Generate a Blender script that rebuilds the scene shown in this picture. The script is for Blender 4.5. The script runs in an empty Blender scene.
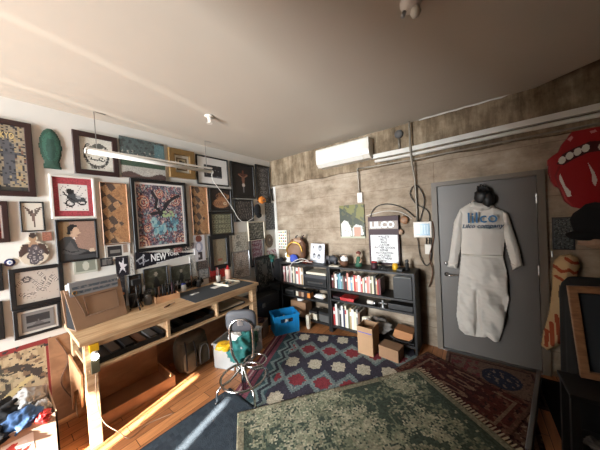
import bpy, bmesh, math, random
import numpy as np
from mathutils import Vector, Matrix
random.seed(7)
S = bpy.context.scene
COL = S.collection
PI = math.pi
# ------------------------------------------------------------------ camera
YAW, PITCH, ROLL, F = 0.64557, -0.02147, -0.05599, 227.5
CP = Vector((3.2, -3.4, 1.77))
fw = Vector((-math.sin(YAW)*math.cos(PITCH), math.cos(YAW)*math.cos(PITCH), math.sin(PITCH)))
r0 = Vector((math.cos(YAW), math.sin(YAW), 0)); u0 = r0.cross(fw)
RT = r0*math.cos(ROLL) + u0*math.sin(ROLL); UP = -r0*math.sin(ROLL) + u0*math.cos(ROLL)
cam = bpy.data.cameras.new('camera'); co = bpy.data.objects.new('camera', cam); COL.objects.link(co)
cam.sensor_fit = 'HORIZONTAL'; cam.sensor_width = 36; cam.lens = F/600*36; cam.clip_start = 0.02
co.matrix_world = Matrix(((RT.x, UP.x, -fw.x, CP.x), (RT.y, UP.y, -fw.y, CP.y), (RT.z, UP.z, -fw.z, CP.z), (0, 0, 0, 1)))
S.camera = co
# ------------------------------------------------------------------ world, suns, daylight at the window, exposure
w = bpy.data.worlds.new('world'); S.world = w; w.use_nodes = True
bg = w.node_tree.nodes['Background']; bg.inputs[0].default_value = (0.75, 0.85, 1, 1); bg.inputs[1].default_value = 1.0
def sun(name, d, energy, color, angle=.5):
    l = bpy.data.lights.new(name, 'SUN'); l.energy = energy; l.color = color; l.angle = math.radians(angle)
    o = bpy.data.objects.new(name, l); COL.objects.link(o)
    o.rotation_euler = Vector(d).to_track_quat('-Z', 'Y').to_euler(); o.location = (0, -11, 3)
sun('sun', (-0.235, 1.0, -0.49), 90, (1, 0.93, 0.82))                 # through the gaps between the added panels
sun('sun_glint_off_street', (-0.17, 1.0, 0.45), 3.6, (1, 0.97, 0.9), 1.0)      # the same sun thrown up by the street outside
def area(name, loc, d, sx, sy, energy, color, spread=PI):
    l = bpy.data.lights.new(name, 'AREA'); l.shape = 'RECTANGLE'; l.size = sx; l.size_y = sy; l.energy = energy; l.color = color; l.spread = spread
    o = bpy.data.objects.new(name, l); COL.objects.link(o); o.location = loc
    o.rotation_euler = Vector(d).to_track_quat('-Z', 'Y').to_euler(); return o
area('window_daylight', (1.15, -7.40, 1.50), (0.02, 1, 0.0), 1.9, 2.4, 600, (0.90, 0.96, 1.0), math.radians(150))
S.view_settings.view_transform = 'Standard'; S.view_settings.look = 'None'; S.view_settings.gamma = 1
S.view_settings.exposure = 0.1
S.cycles.max_bounces = 8; S.cycles.diffuse_bounces = 5

# ------------------------------------------------------------------ helpers
def at(px, py, axis, val):
    """point of the photograph on the plane axis = val, in metres"""
    v = RT*((px-300)/F) - UP*((py-225)/F) + fw
    t = (val-CP[axis])/v[axis]
    return CP + v*t
def lin(c):
    c = np.asarray(c, float)/255.0
    return np.where(c <= .04045, c/12.92, ((c+.055)/1.055)**2.4)
def pm(name, col, rough=.6, metal=0, var=.12, scale=12, bump=0, alpha=None, trans=0, spec=.5, emit=0):
    m = bpy.data.materials.new(name); m.use_nodes = True; nt = m.node_tree; b = nt.nodes['Principled BSDF']
    c = tuple(lin(col))
    tc = nt.nodes.new('ShaderNodeTexCoord'); n = nt.nodes.new('ShaderNodeTexNoise'); n.inputs['Scale'].default_value = scale; n.inputs['Detail'].default_value = 4
    nt.links.new(tc.outputs['Object'], n.inputs['Vector'])
    mx = nt.nodes.new('ShaderNodeMix'); mx.data_type = 'RGBA'
    mx.inputs[6].default_value = (*[x*(1-var) for x in c], 1); mx.inputs[7].default_value = (*[min(1, x*(1+var)) for x in c], 1)
    nt.links.new(n.outputs[0], mx.inputs[0]); nt.links.new(mx.outputs[2], b.inputs['Base Color'])
    b.inputs['Roughness'].default_value = rough; b.inputs['Metallic'].default_value = metal; b.inputs['Specular IOR Level'].default_value = spec
    if trans: b.inputs['Transmission Weight'].default_value = trans
    if bump:
        bp = nt.nodes.new('ShaderNodeBump'); bp.inputs['Strength'].default_value = bump; bp.inputs['Distance'].default_value = .01
        nt.links.new(n.outputs[0], bp.inputs['Height']); nt.links.new(bp.outputs[0], b.inputs['Normal'])
    if emit:
        nt.links.new(mx.outputs[2], b.inputs['Emission Color']); b.inputs['Emission Strength'].default_value = emit
    return m
def painted(name, rough=.6, bump=0, bscale=60, spec=.5):
    m = bpy.data.materials.new(name); m.use_nodes = True; nt = m.node_tree; b = nt.nodes['Principled BSDF']
    a = nt.nodes.new('ShaderNodeAttribute'); a.attribute_name = 'Col'; nt.links.new(a.outputs['Color'], b.inputs['Base Color'])
    b.inputs['Roughness'].default_value = rough; b.inputs['Specular IOR Level'].default_value = spec
    if bump:
        n = nt.nodes.new('ShaderNodeTexNoise'); n.inputs['Scale'].default_value = bscale; bp = nt.nodes.new('ShaderNodeBump'); bp.inputs['Strength'].default_value = bump; bp.inputs['Distance'].default_value = .01
        nt.links.new(n.outputs[0], bp.inputs['Height']); nt.links.new(bp.outputs[0], b.inputs['Normal'])
    return m
PAPER = painted('printed_paper', .55); RUG = painted('woven_wool', .95, .6, 160, .1); CLOTH = painted('printed_cloth', .9, .2, 90, .2); GLOSSY = painted('glossy_print', .22)
M = {}
for k, a in dict(
    black=((15, 14, 15), .5), black_wood=((16, 14, 14), .5), dark_wood=((42, 22, 20), .45), white_paint=((202, 198, 190), .5), white_plastic=((206, 199, 188), .4),
    gold=((120, 92, 52), .45), chrome=((190, 190, 190), .18, 1), steel=((150, 150, 150), .3, 1), kraft=((160, 126, 94), .8), cardboard=((144, 110, 82), .85),
    tan_leather=((158, 128, 104), .55), cream_cloth=((206, 200, 190), .9), black_fabric=((16, 15, 17), .95), dark_gray=((58, 58, 62), .6), blue_plastic=((30, 140, 205), .4),
    red=((170, 28, 30), .45), yellow=((215, 165, 30), .4), orange=((205, 120, 40), .6), brown=((92, 58, 38), .7), teal=((28, 92, 88), .85), green=((40, 84, 62), .7),
    olive=((70, 66, 44), .8), pale=((205, 196, 176), .7), white=((228, 226, 222), .7), blue=((60, 80, 170), .8), maroon=((46, 14, 24), .6), glass=((210, 215, 215), .1),
    cable_black=((24, 22, 22), .5), cable_white=((205, 200, 190), .5), galv=((140, 132, 120), .45, .6), brass=((170, 130, 60), .35, .9), mat_dark=((56, 60, 64), .8), lead=((80, 78, 76), .7)).items():
    M[k] = pm(k, *a)
def wood(name, a, b, scale=(2, 14, 14), rough=.5, bump=.1):
    m = bpy.data.materials.new(name); m.use_nodes = True; nt = m.node_tree; bs = nt.nodes['Principled BSDF']
    tc = nt.nodes.new('ShaderNodeTexCoord'); mp = nt.nodes.new('ShaderNodeMapping'); mp.inputs['Scale'].default_value = scale
    n = nt.nodes.new('ShaderNodeTexNoise'); n.inputs['Scale'].default_value = 3; n.inputs['Detail'].default_value = 6; n.inputs['Distortion'].default_value = .6
    cr = nt.nodes.new('ShaderNodeValToRGB'); cr.color_ramp.elements[0].color = (*lin(a), 1); cr.color_ramp.elements[1].color = (*lin(b), 1)
    cr.color_ramp.elements[0].position = .35; cr.color_ramp.elements[1].position = .65
    nt.links.new(tc.outputs['Object'], mp.inputs[0]); nt.links.new(mp.outputs[0], n.inputs['Vector']); nt.links.new(n.outputs[0], cr.inputs[0]); nt.links.new(cr.outputs[0], bs.inputs['Base Color'])
    bp = nt.nodes.new('ShaderNodeBump'); bp.inputs['Strength'].default_value = bump; bp.inputs['Distance'].default_value = .005
    nt.links.new(n.outputs[0], bp.inputs['Height']); nt.links.new(bp.outputs[0], bs.inputs['Normal']); bs.inputs['Roughness'].default_value = rough
    return m
M['desk_wood'] = wood('desk_wood', (172, 134, 96), (206, 176, 138), (14, 1.2, 14)); M['ply'] = wood('ply', (172, 126, 88), (200, 152, 112), (10, 1.5, 3)); M['oak'] = wood('oak', (120, 84, 58), (150, 110, 78), (3, 3, 14))

def link(name, me, mat=None, parent=None, smooth=False, loc=None, rot=None):
    o = bpy.data.objects.new(name, me); COL.objects.link(o)
    if mat is not None and not me.materials: me.materials.append(mat)
    if smooth:
        for p in me.polygons: p.use_smooth = True
    if parent is not None: o.parent = parent
    if loc is not None: o.location = loc
    if rot is not None: o.rotation_euler = rot
    return o
def tag(o, label, cat, group=None, kind=None):
    o['label'] = label; o['category'] = cat
    if group: o['group'] = group
    if kind: o['kind'] = kind
    return o
def thing(name, label, cat, loc=(0, 0, 0), rot=(0, 0, 0), group=None):
    o = bpy.data.objects.new(name, None); COL.objects.link(o); o.location = loc
    o.rotation_euler = rot if isinstance(rot, tuple) else (0, 0, rot)
    o.empty_display_size = .05
    return tag(o, label, cat, group)
class B:
    """collects primitives into ONE mesh object"""
    def __init__(s): s.bm = bmesh.new()
    def box(s, x0, x1, y0, y1, z0, z1, bev=0, M4=None):
        r = bmesh.ops.create_cube(s.bm, size=1)['verts']
        for v in r: v.co = Vector(((x0+x1)/2+v.co.x*(x1-x0), (y0+y1)/2+v.co.y*(y1-y0), (z0+z1)/2+v.co.z*(z1-z0)))
        if bev:
            e = list({e for v in r for e in v.link_edges}); g = bmesh.ops.bevel(s.bm, geom=e, offset=bev, segments=2, affect='EDGES', profile=.6)
            r = list({v for f in g['faces'] for v in f.verts} | {v for v in r if v.is_valid})
        if M4 is not None:
            for v in r: v.co = M4 @ v.co
        return s
    def tube(s, pts, r, n=8, cap=True):
        pts = [Vector(p) for p in pts]; rings = []
        rr = r if isinstance(r, (list, tuple)) else [r]*len(pts)
        prev = None
        for i, p in enumerate(pts):
            t = (pts[min(i+1, len(pts)-1)]-pts[max(i-1, 0)]).normalized()
            if prev is None:
                a = t.orthogonal().normalized()
            else: a = (prev - t*prev.dot(t)).normalized()
            prev = a; b = t.cross(a)
            rings.append([s.bm.verts.new(p+(a*math.cos(k*2*PI/n)+b*math.sin(k*2*PI/n))*rr[i]) for k in range(n)])
        for A, C in zip(rings, rings[1:]):
            for k in range(n): s.bm.faces.new((A[k], A[(k+1) % n], C[(k+1) % n], C[k]))
        if cap:
            s.bm.faces.new(rings[0][::-1]); s.bm.faces.new(rings[-1])
        return s
    def lathe(s, prof, c=(0, 0, 0), n=20, sx=1, sy=1):
        rings = []
        for r, z in prof:
            rings.append([s.bm.verts.new((c[0]+r*sx*math.cos(k*2*PI/n), c[1]+r*sy*math.sin(k*2*PI/n), c[2]+z)) for k in range(n)])
        for A, C in zip(rings, rings[1:]):
            for k in range(n): s.bm.faces.new((A[k], A[(k+1) % n], C[(k+1) % n], C[k]))
        s.bm.faces.new(rings[0][::-1]); s.bm.faces.new(rings[-1]); return s
    def blob(s, c, r, lump=.0, seg=14, seed=0):
        g = bmesh.ops.create_uvsphere(s.bm, u_segments=seg, v_segments=max(6, seg*2//3), radius=1)['verts']; rd = random.Random(seed)
        ph = [rd.uniform(0, 6) for _ in range(6)]
        for v in g:
            d = v.co.copy(); k = 1+lump*(math.sin(3*d.x+ph[0])*math.sin(4*d.y+ph[1])+.6*math.sin(6*d.z+ph[2]+3*d.x))
            v.co = Vector((c[0]+d.x*r[0]*k, c[1]+d.y*r[1]*k, c[2]+d.z*r[2]*k))
        return s
    def quad(s, *p):
        s.bm.faces.new([s.bm.verts.new(q) for q in p]); return s
    def prism(s, pts, d, axis=1):
        """polygon in the plane across `axis`, extruded from d[0] to d[1]"""
        def P(a, b, c): return (c, a, b) if axis == 0 else ((a, c, b) if axis == 1 else (a, b, c))
        A = [s.bm.verts.new(P(a, b, d[0])) for a, b in pts]; C = [s.bm.verts.new(P(a, b, d[1])) for a, b in pts]
        s.bm.faces.new(A); s.bm.faces.new(C[::-1]); n = len(pts)
        for k in range(n): s.bm.faces.new((A[k], C[k], C[(k+1) % n], A[(k+1) % n]))
        return s
    def crumple(s, c, r, seed=0, seg=44):
        g = bmesh.ops.create_uvsphere(s.bm, u_segments=seg, v_segments=seg*2//3, radius=1)['verts']; rd = random.Random(seed); W_ = []
        for o in range(9): W_.append((Vector((rd.gauss(0, 1), rd.gauss(0, 1), rd.gauss(0, 1))).normalized()*(1.8+o*.9), rd.uniform(0, 6), .20/(1+o*.35)))
        for v in g:
            d = v.co.copy(); k = 1.0
            for q_, ph, am in W_: k += am*(.5-abs(math.sin(d.dot(q_)*1.3+ph)))
            v.co = Vector((c[0]+d.x*r[0]*k, c[1]+d.y*r[1]*k, c[2]+d.z*r[2]*k))
        return s
    def build(s, name, mat, parent=None, smooth=False, loc=None, rot=None):
        bmesh.ops.recalc_face_normals(s.bm, faces=s.bm.faces[:]); me = bpy.data.meshes.new(name); s.bm.to_mesh(me); s.bm.free()
        return link(name, me, mat, parent, smooth, loc, rot)
def under(child, part):
    """make a part a sub-part"""
    child.location = Vector(child.location)-Vector(part.location); child.parent = part; return child
def struct(o): o['kind'] = 'structure'; return o
def arc(c, r, a0, a1, n, f): return [f(c[0]+r*math.cos(math.radians(a0+(a1-a0)*i/n)), c[1]+r*math.sin(math.radians(a0+(a1-a0)*i/n))) for i in range(n+1)]
def smoothpath(P, k=6):
    P = [Vector(p) for p in P]; out = []
    for i in range(len(P)-1):
        a, b, c, d = P[max(i-1, 0)], P[i], P[i+1], P[min(i+2, len(P)-1)]
        for j in range(k):
            t = j/k; out.append(.5*((2*b)+(c-a)*t+(2*a-5*b+4*c-d)*t*t+(-a+3*b-3*c+d)*t**3))
    return out+[P[-1]]

# -------- painter: a small raster of real colours that becomes a faced mesh
class Cv:
    def __init__(s, w, h, bg, res=.008, nx=None):
        s.W, s.H = w, h; s.nx = nx or max(4, int(w/res)); s.ny = max(4, int(h/res)) if nx is None else max(4, int(nx*h/w))
        s.a = np.zeros((s.ny, s.nx, 3)); s.a[:] = bg
        s.u, s.v = np.meshgrid((np.arange(s.nx)+.5)/s.nx, (np.arange(s.ny)+.5)/s.ny)
        s.mask = np.ones((s.ny, s.nx), bool)
    def put(s, m, c): s.a[m] = c; return s
    def ell(s, cx, cy, rx, ry, c, rot=0, ring=None):
        return s.put(s.ellm(cx, cy, rx, ry, rot, ring), c)
    def ellm(s, cx, cy, rx, ry, rot=0, ring=None):
        x, y = s.u-cx, s.v-cy; k = math.radians(rot); X = x*math.cos(k)+y*math.sin(k); Y = -x*math.sin(k)+y*math.cos(k)
        d = (X/rx)**2+(Y/ry)**2; m = d < 1
        if ring: m &= d > ring
        return m
    def inside(s, P):
        m = np.zeros_like(s.mask); n = len(P)
        for i in range(n):
            (x1, y1), (x2, y2) = P[i], P[(i+1) % n]
            if y1 == y2: continue
            m ^= ((y1 > s.v) != (y2 > s.v)) & (s.u < (x2-x1)*(s.v-y1)/(y2-y1)+x1)
        return m
    def poly(s, P, c): return s.put(s.inside(P), c)
    def rect(s, x0, x1, y0, y1, c): return s.put((s.u > x0) & (s.u < x1) & (s.v > y0) & (s.v < y1), c)
    def linem(s, P, wd):
        m = np.zeros_like(s.mask); asp = s.H/s.W
        for (x1, y1), (x2, y2) in zip(P, P[1:]):
            dx, dy = x2-x1, (y2-y1)*asp; L = dx*dx+dy*dy+1e-9
            t = np.clip(((s.u-x1)*dx+(s.v-y1)*asp*dy)/L, 0, 1)
            m |= np.hypot(s.u-x1-t*dx, (s.v-y1)*asp-t*dy) < wd
        return m
    def line(s, P, wd, c): return s.put(s.linem(P, wd), c)
    def noise(s, f, seed=0, oct=2):
        rd = np.random.RandomState(seed); out = 0; asp = s.H/s.W
        for o in range(oct):
            for k in range(5):
                a, p = rd.uniform(0, 2*PI), rd.uniform(0, 2*PI); ff = f*(2**o)*rd.uniform(.7, 1.4)
                out = out+np.sin(2*PI*ff*(s.u*math.cos(a)+s.v*asp*math.sin(a))+p)/(2**o)
        return out/3
    def speck(s, f, seed, thr, c, m=None):
        k = s.noise(f, seed) > thr
        if m is not None: k &= m
        return s.put(k, c)
    def grain(s, amt=.08, seed=1):
        rd = np.random.RandomState(seed); s.a *= 1+amt*(rd.rand(s.ny, s.nx, 1)-.5)*2; return s
def slab(name, cv, mat, parent=None, t=.004, height=None, loc=None, rot=None, smooth=False, back=0.0, warp=None, sat=.78):
    """closed solid whose outer face (-Y) carries the painted colours; X right 0..W, Z up 0..H"""
    ny, nx = cv.ny, cv.nx; mk = cv.mask
    xs = np.linspace(0, cv.W, nx+1); zs = np.linspace(0, cv.H, ny+1)
    hv = np.zeros((ny+1, nx+1)) if height is None else height
    XX, ZZ = np.meshgrid(xs, zs)
    vf = np.stack([XX, -(t+hv), ZZ], -1).reshape(-1, 3)
    if warp is not None: vf = warp(vf)
    idx = np.arange((ny+1)*(nx+1)).reshape(ny+1, nx+1); J, I = np.nonzero(mk)
    ff = np.stack([idx[J, I], idx[J, I+1], idx[J+1, I+1], idx[J+1, I]], 1)
    cols = [cv.a[J, I]]; faces = [ff]; NV = len(vf)
    vb = vf.copy(); vb[:, 1] = -back if warp is None else vb[:, 1]+t
    pad = np.pad(mk, 1)
    edges = []
    for dj, di, a, b in ((0, -1, (0, 0), (1, 0)), (0, 1, (1, 1), (0, 1)), (-1, 0, (0, 1), (0, 0)), (1, 0, (1, 0), (1, 1))):
        e = mk & ~pad[1+dj:ny+1+dj, 1+di:nx+1+di]; j, i = np.nonzero(e)
        A = idx[j+a[0], i+a[1]]; C = idx[j+b[0], i+b[1]]
        faces.append(np.stack([A, C, C+NV, A+NV], 1)); cols.append(cv.a[j, i])
    faces.append(np.stack([idx[J, I], idx[J+1, I], idx[J+1, I+1], idx[J, I+1]], 1)+NV); cols.append(cv.a[J, I])
    Fc = np.concatenate(faces); Cc = np.clip(np.concatenate(cols), 0, 255); V = np.concatenate([vf, vb])
    used = np.zeros(len(V), bool); used[Fc.ravel()] = True; rm = np.cumsum(used)-1; V = V[used]; Fc = rm[Fc]
    me = bpy.data.meshes.new(name); me.from_pydata(V.tolist(), [], Fc.tolist())
    ca = me.color_attributes.new('Col', 'FLOAT_COLOR', 'CORNER')
    L = np.ones((len(Fc)*4, 4), np.float32); g_ = Cc.mean(1, keepdims=True); Cc = g_+(Cc-g_)*sat; L[:, :3] = np.repeat(lin(Cc), 4, axis=0); ca.data.foreach_set('color', L.ravel())
    if smooth:
        sm = np.zeros(len(Fc), bool); sm[:len(J)] = True; me.polygons.foreach_set('use_smooth', sm)
    me.update(); return link(name, me, mat, parent, False, loc, rot)
def puff(cv, T, wr=None):
    """inflated height from the distance to the outline"""
    d = cv.mask.astype(float); acc = np.zeros_like(d); cur = cv.mask.copy()
    k = 0
    while cur.any() and k < 60:
        acc += cur; p = np.pad(cur, 1); cur = cur & p[2:, 1:-1] & p[:-2, 1:-1] & p[1:-1, 2:] & p[1:-1, :-2]; k += 1
    h = T*np.sqrt(np.clip(acc/acc.max(), 0, 1))
    if wr is not None: h = h+wr*(acc > 1)
    g = np.zeros((cv.ny+1, cv.nx+1)); n = np.zeros_like(g)
    for a in (0, 1):
        for b in (0, 1): g[a:cv.ny+a, b:cv.nx+b] += h; n[a:cv.ny+a, b:cv.nx+b] += 1
    g /= n
    for _ in range(2):
        p = np.pad(g, 1, mode='edge'); g = (p[2:, 1:-1]+p[:-2, 1:-1]+p[1:-1, 2:]+p[1:-1, :-2]+2*g)/6
    return np.clip(g, 0, None)
LAST = [None]
def text(s, size, mat, parent, loc, rot=(PI/2, 0, 0), ext=.001, name='lettering', sx=1, align='CENTER', bold=0, shear=0):
    cu = bpy.data.curves.new('t', 'FONT'); cu.body = s; cu.size = size; cu.extrude = ext; cu.align_x = align; cu.align_y = 'CENTER'; cu.offset = bold; cu.shear = shear; cu.resolution_u = 2
    o = bpy.data.objects.new('t', cu); COL.objects.link(o); dg = bpy.context.evaluated_depsgraph_get()
    me = bpy.data.meshes.new_from_object(o.evaluated_get(dg)); bpy.data.objects.remove(o)
    me.materials.clear(); r = link(name, me, mat, parent, False, loc, rot); r.scale = (sx, 1, 1); LAST[0] = r; return r
# walls: W = left wall (x = 0), rotation PI/2;  K = back wall (y = 0), rotation 0
def wallrect(wall, tl, br, d=0.0):
    if wall == 'L':
        a, b = at(*tl, 0, d), at(*br, 0, d); return (d, a.y, b.z), PI/2, b.y-a.y, a.z-b.z
    a, b = at(*tl, 1, -d), at(*br, 1, -d); return (a.x, -d, b.z), 0, b.x-a.x, a.z-b.z
FR = None
def frame_mesh(w, h, fw_, t, bev=.004):
    b = B(); bm = b.bm
    prof = [(0, 0), (0, -t+bev), (bev, -t), (fw_-bev, -t), (fw_, -t+bev*2), (fw_, -.004)]
    cs = [(0, 0, 1, 1), (w, 0, -1, 1), (w, h, -1, -1), (0, h, 1, -1)]; rings = []
    for cx_, cz, sx, sz in cs: rings.append([bm.verts.new((cx_+sx*o, y, cz+sz*o)) for o, y in prof])
    n = len(prof)
    for i in range(4):
        A, C = rings[i], rings[(i+1) % 4]
        for k in range(n): bm.faces.new((A[k], C[k], C[(k+1) % n], A[(k+1) % n]))
    return b
def hang(wall, tl, br, fcol, paint, label, cat='framed picture', name='framed_picture', fw_=.03, t=.025, mat_w=0, mat_c=(225, 222, 214), res=.009, glass=False, d=0.0, lean=None, group=None, size=None):
    loc, rz, w, h = wallrect(wall, tl, br, d)
    if size: w, h = size
    r = thing(name, label, cat, loc, (0, 0, rz) if lean is None else lean, group)
    if fcol: frame_mesh(w, h, fw_, t).build('frame', M[fcol], r)
    else: fw_ = 0
    iw, ih = w-2*fw_, h-2*fw_
    if mat_w:
        cm = Cv(iw, ih, mat_c, nx=12); slab('mat', cm, PAPER, r, .008, loc=(fw_, 0, fw_))
        fw_ += mat_w; iw -= 2*mat_w; ih -= 2*mat_w; tt = .0115
    else: tt = .01 if fcol else t
    cv = Cv(iw, ih, (200, 190, 170), res=res); paint(cv)
    slab('print' if fcol else 'canvas', cv, GLOSSY if glass else PAPER, r, tt, loc=(fw_, 0, fw_))
    return r
# ================================================================== the setting
def nodes_mat(name):
    m = bpy.data.materials.new(name); m.use_nodes = True; return m, m.node_tree, m.node_tree.nodes['Principled BSDF']
def concrete(name, cols, board=True, stain_vertical=False, grad=False):
    m, nt, b = nodes_mat(name); N = nt.nodes.new; Lk = nt.links.new
    tc = N('ShaderNodeTexCoord')
    mp = N('ShaderNodeMapping'); mp.inputs['Scale'].default_value = (5, 5, .9) if stain_vertical else (.8, 1, 2.2); Lk(tc.outputs['Object'], mp.inputs[0])
    n1 = N('ShaderNodeTexNoise'); n1.inputs['Scale'].default_value = 2.2; n1.inputs['Detail'].default_value = 8; n1.inputs['Roughness'].default_value = .65; Lk(mp.outputs[0], n1.inputs['Vector'])
    n2 = N('ShaderNodeTexNoise'); n2.inputs['Scale'].default_value = 3.5; n2.inputs['Detail'].default_value = 10; n2.inputs['Roughness'].default_value = .7; Lk(tc.outputs['Object'], n2.inputs['Vector'])
    mx = N('ShaderNodeMath'); mx.operation = 'ADD'; Lk(n1.outputs[0], mx.inputs[0]); Lk(n2.outputs[0], mx.inputs[1])
    hf = N('ShaderNodeMath'); hf.operation = 'MULTIPLY'; hf.inputs[1].default_value = .5; Lk(mx.outputs[0], hf.inputs[0])
    cr = N('ShaderNodeValToRGB'); e = cr.color_ramp.elements
    e[0].position = .36; e[0].color = (*lin(cols[0]), 1); e[1].position = .64; e[1].color = (*lin(cols[2]), 1)
    k = e.new(.5); k.color = (*lin(cols[1]), 1); Lk(hf.outputs[0], cr.inputs[0])
    out = cr.outputs[0]; hgt = hf.outputs[0]
    if board:
        sp = N('ShaderNodeSeparateXYZ'); Lk(tc.outputs['Object'], sp.inputs[0]); cb = N('ShaderNodeCombineXYZ'); Lk(sp.outputs[0], cb.inputs[0]); Lk(sp.outputs[2], cb.inputs[1])
        nv = N('ShaderNodeTexNoise'); nv.inputs['Scale'].default_value = 1.2; Lk(tc.outputs['Object'], nv.inputs['Vector'])
        va = N('ShaderNodeVectorMath'); va.operation = 'SCALE'; va.inputs['Scale'].default_value = .03; Lk(nv.outputs['Color'], va.inputs[0])
        vb = N('ShaderNodeVectorMath'); vb.operation = 'ADD'; Lk(cb.outputs[0], vb.inputs[0]); Lk(va.outputs[0], vb.inputs[1])
        br = N('ShaderNodeTexBrick'); br.inputs['Scale'].default_value = 1; br.inputs['Brick Width'].default_value = 1.9; br.inputs['Row Height'].default_value = .27; br.inputs['Mortar Size'].default_value = .006; br.inputs['Mortar Smooth'].default_value = .6
        br.inputs['Color1'].default_value = (1, 1, 1, 1); br.inputs['Color2'].default_value = (.93, .92, .90, 1); br.inputs['Mortar'].default_value = (.72, .69, .66, 1); Lk(vb.outputs[0], br.inputs['Vector'])
        mu = N('ShaderNodeMix'); mu.data_type = 'RGBA'; mu.blend_type = 'MULTIPLY'; mu.inputs[0].default_value = 1; Lk(out, mu.inputs[6]); Lk(br.outputs['Color'], mu.inputs[7]); out = mu.outputs[2]
    Lk(out, b.inputs['Base Color']); b.inputs['Roughness'].default_value = .9; b.inputs['Specular IOR Level'].default_value = .2
    bp = N('ShaderNodeBump'); bp.inputs['Strength'].default_value = .6; bp.inputs['Distance'].default_value = .02; Lk(hgt, bp.inputs['Height']); Lk(bp.outputs[0], b.inputs['Normal'])
    return m
M['board_concrete'] = concrete('board_concrete', ((110, 95, 79), (152, 136, 118), (182, 168, 150)))
M['beam_concrete'] = concrete('beam_concrete', ((72, 60, 46), (118, 102, 82), (160, 143, 120)), board=False, stain_vertical=True)
M['plaster'] = pm('plaster', (206, 203, 196), .85, 0, .03, 4, .12, spec=.2)
M['ceiling_paint'] = pm('ceiling_paint', (184, 174, 160), .8, 0, .04, 1.5, .05, spec=.2)
m, nt, b = nodes_mat('plank_floor'); N = nt.nodes.new; Lk = nt.links.new
tc = N('ShaderNodeTexCoord'); mp = N('ShaderNodeMapping'); mp.inputs['Rotation'].default_value = (0, 0, PI/2); Lk(tc.outputs['Object'], mp.inputs[0])
br = N('ShaderNodeTexBrick'); br.inputs['Scale'].default_value = 1; br.inputs['Brick Width'].default_value = .62; br.inputs['Row Height'].default_value = .11; br.inputs['Mortar Size'].default_value = .0025
br.inputs['Color1'].default_value = (*lin((192, 130, 82)), 1); br.inputs['Color2'].default_value = (*lin((150, 96, 60)), 1); br.inputs['Mortar'].default_value = (*lin((60, 34, 20)), 1); Lk(mp.outputs[0], br.inputs['Vector'])
n = N('ShaderNodeTexNoise'); n.inputs['Scale'].default_value = 5; n.inputs['Detail'].default_value = 8; m2 = N('ShaderNodeMapping'); m2.inputs['Scale'].default_value = (8, 1, 1); Lk(tc.outputs['Object'], m2.inputs[0]); Lk(m2.outputs[0], n.inputs['Vector'])
mu = N('ShaderNodeMix'); mu.data_type = 'RGBA'; mu.blend_type = 'OVERLAY'; mu.inputs[0].default_value = .6; Lk(br.outputs['Color'], mu.inputs[6]); Lk(n.outputs[0], mu.inputs[7]); Lk(mu.outputs[2], b.inputs['Base Color'])
b.inputs['Roughness'].default_value = .42; M['floor'] = m

H = 2.98; YB = -7.5; XR = 5.2
struct(B().box(-.2, XR+.2, YB-.2, .2, -.12, 0).build('floor', M['floor']))
struct(B().box(-.2, 0, YB-.2, .2, 0, H+.25).build('wall_left', M['plaster']))
DX0, DX1, DZ = 2.86, 3.755, 2.1
struct(B().box(0, DX0-.02, 0, .2, 0, H+.3).box(DX1+.02, XR+.2, 0, .2, 0, H+1.3).box(DX0-.02, DX1+.02, 0, .2, DZ+.02, H+.3).box(DX0-.02, DX1+.02, .1, .2, 0, DZ+.02).build('wall_back', M['board_concrete']))
struct(B().box(XR, XR+.2, YB-.2, 0, 0, H+1.3).build('wall_right', M['board_concrete']))
# ceiling: level, with the plaster lifting towards the right end of the back wall
bm = B(); v = [(-.2, YB-.2, H), (XR+.2, YB-.2, H), (XR+.2, -1.2, H), (3.55, .1, H), (-.2, .1, H), (XR+.2, .1, H+.95)]
V = [bm.bm.verts.new(q) for q in v]; T_ = [bm.bm.verts.new((q[0], q[1], H+1.2)) for q in v]
for f in ((0, 1, 2, 3, 4), (2, 5, 3)): bm.bm.faces.new([V[i] for i in f])
for f in ((4, 3, 5, 2, 1, 0),): bm.bm.faces.new([T_[i] for i in f])
for a, c in ((0, 1), (1, 2), (2, 5), (5, 3), (3, 4), (4, 0)): bm.bm.faces.new((V[a], V[c], T_[c], T_[a]))
struct(bm.build('ceiling', M['ceiling_paint']))
# concrete beam band with a rough lower edge, following the lifted ceiling on the right
bm = B(); pts = [(0, 2.49)]+[(x, 2.475+.012*math.sin(x*9)) for x in np.arange(.3, 5.1, .3)]+[(XR, 2.47), (XR, H+.87), (3.6, H-.0), (0, H-.001)]
bm.prism(pts, (0, -.045)); struct(bm.build('trim_1', M['beam_concrete']))
# torn plaster lip between ceiling and beam at the right
lip = [(x, -.06+.008*math.sin(x*31), H-.004+max(0, x-3.55)*.39*1.0) for x in np.arange(2.7, 5.1, .08)]
struct(B().tube(lip, [.006+.005*abs(math.sin(i*1.7)) for i in range(len(lip))], 6).build('trim_2', M['plaster']))
struct(B().box(0, .075, -.012, 0, 0, 2.47).build('trim_3', M['plaster']))
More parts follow.
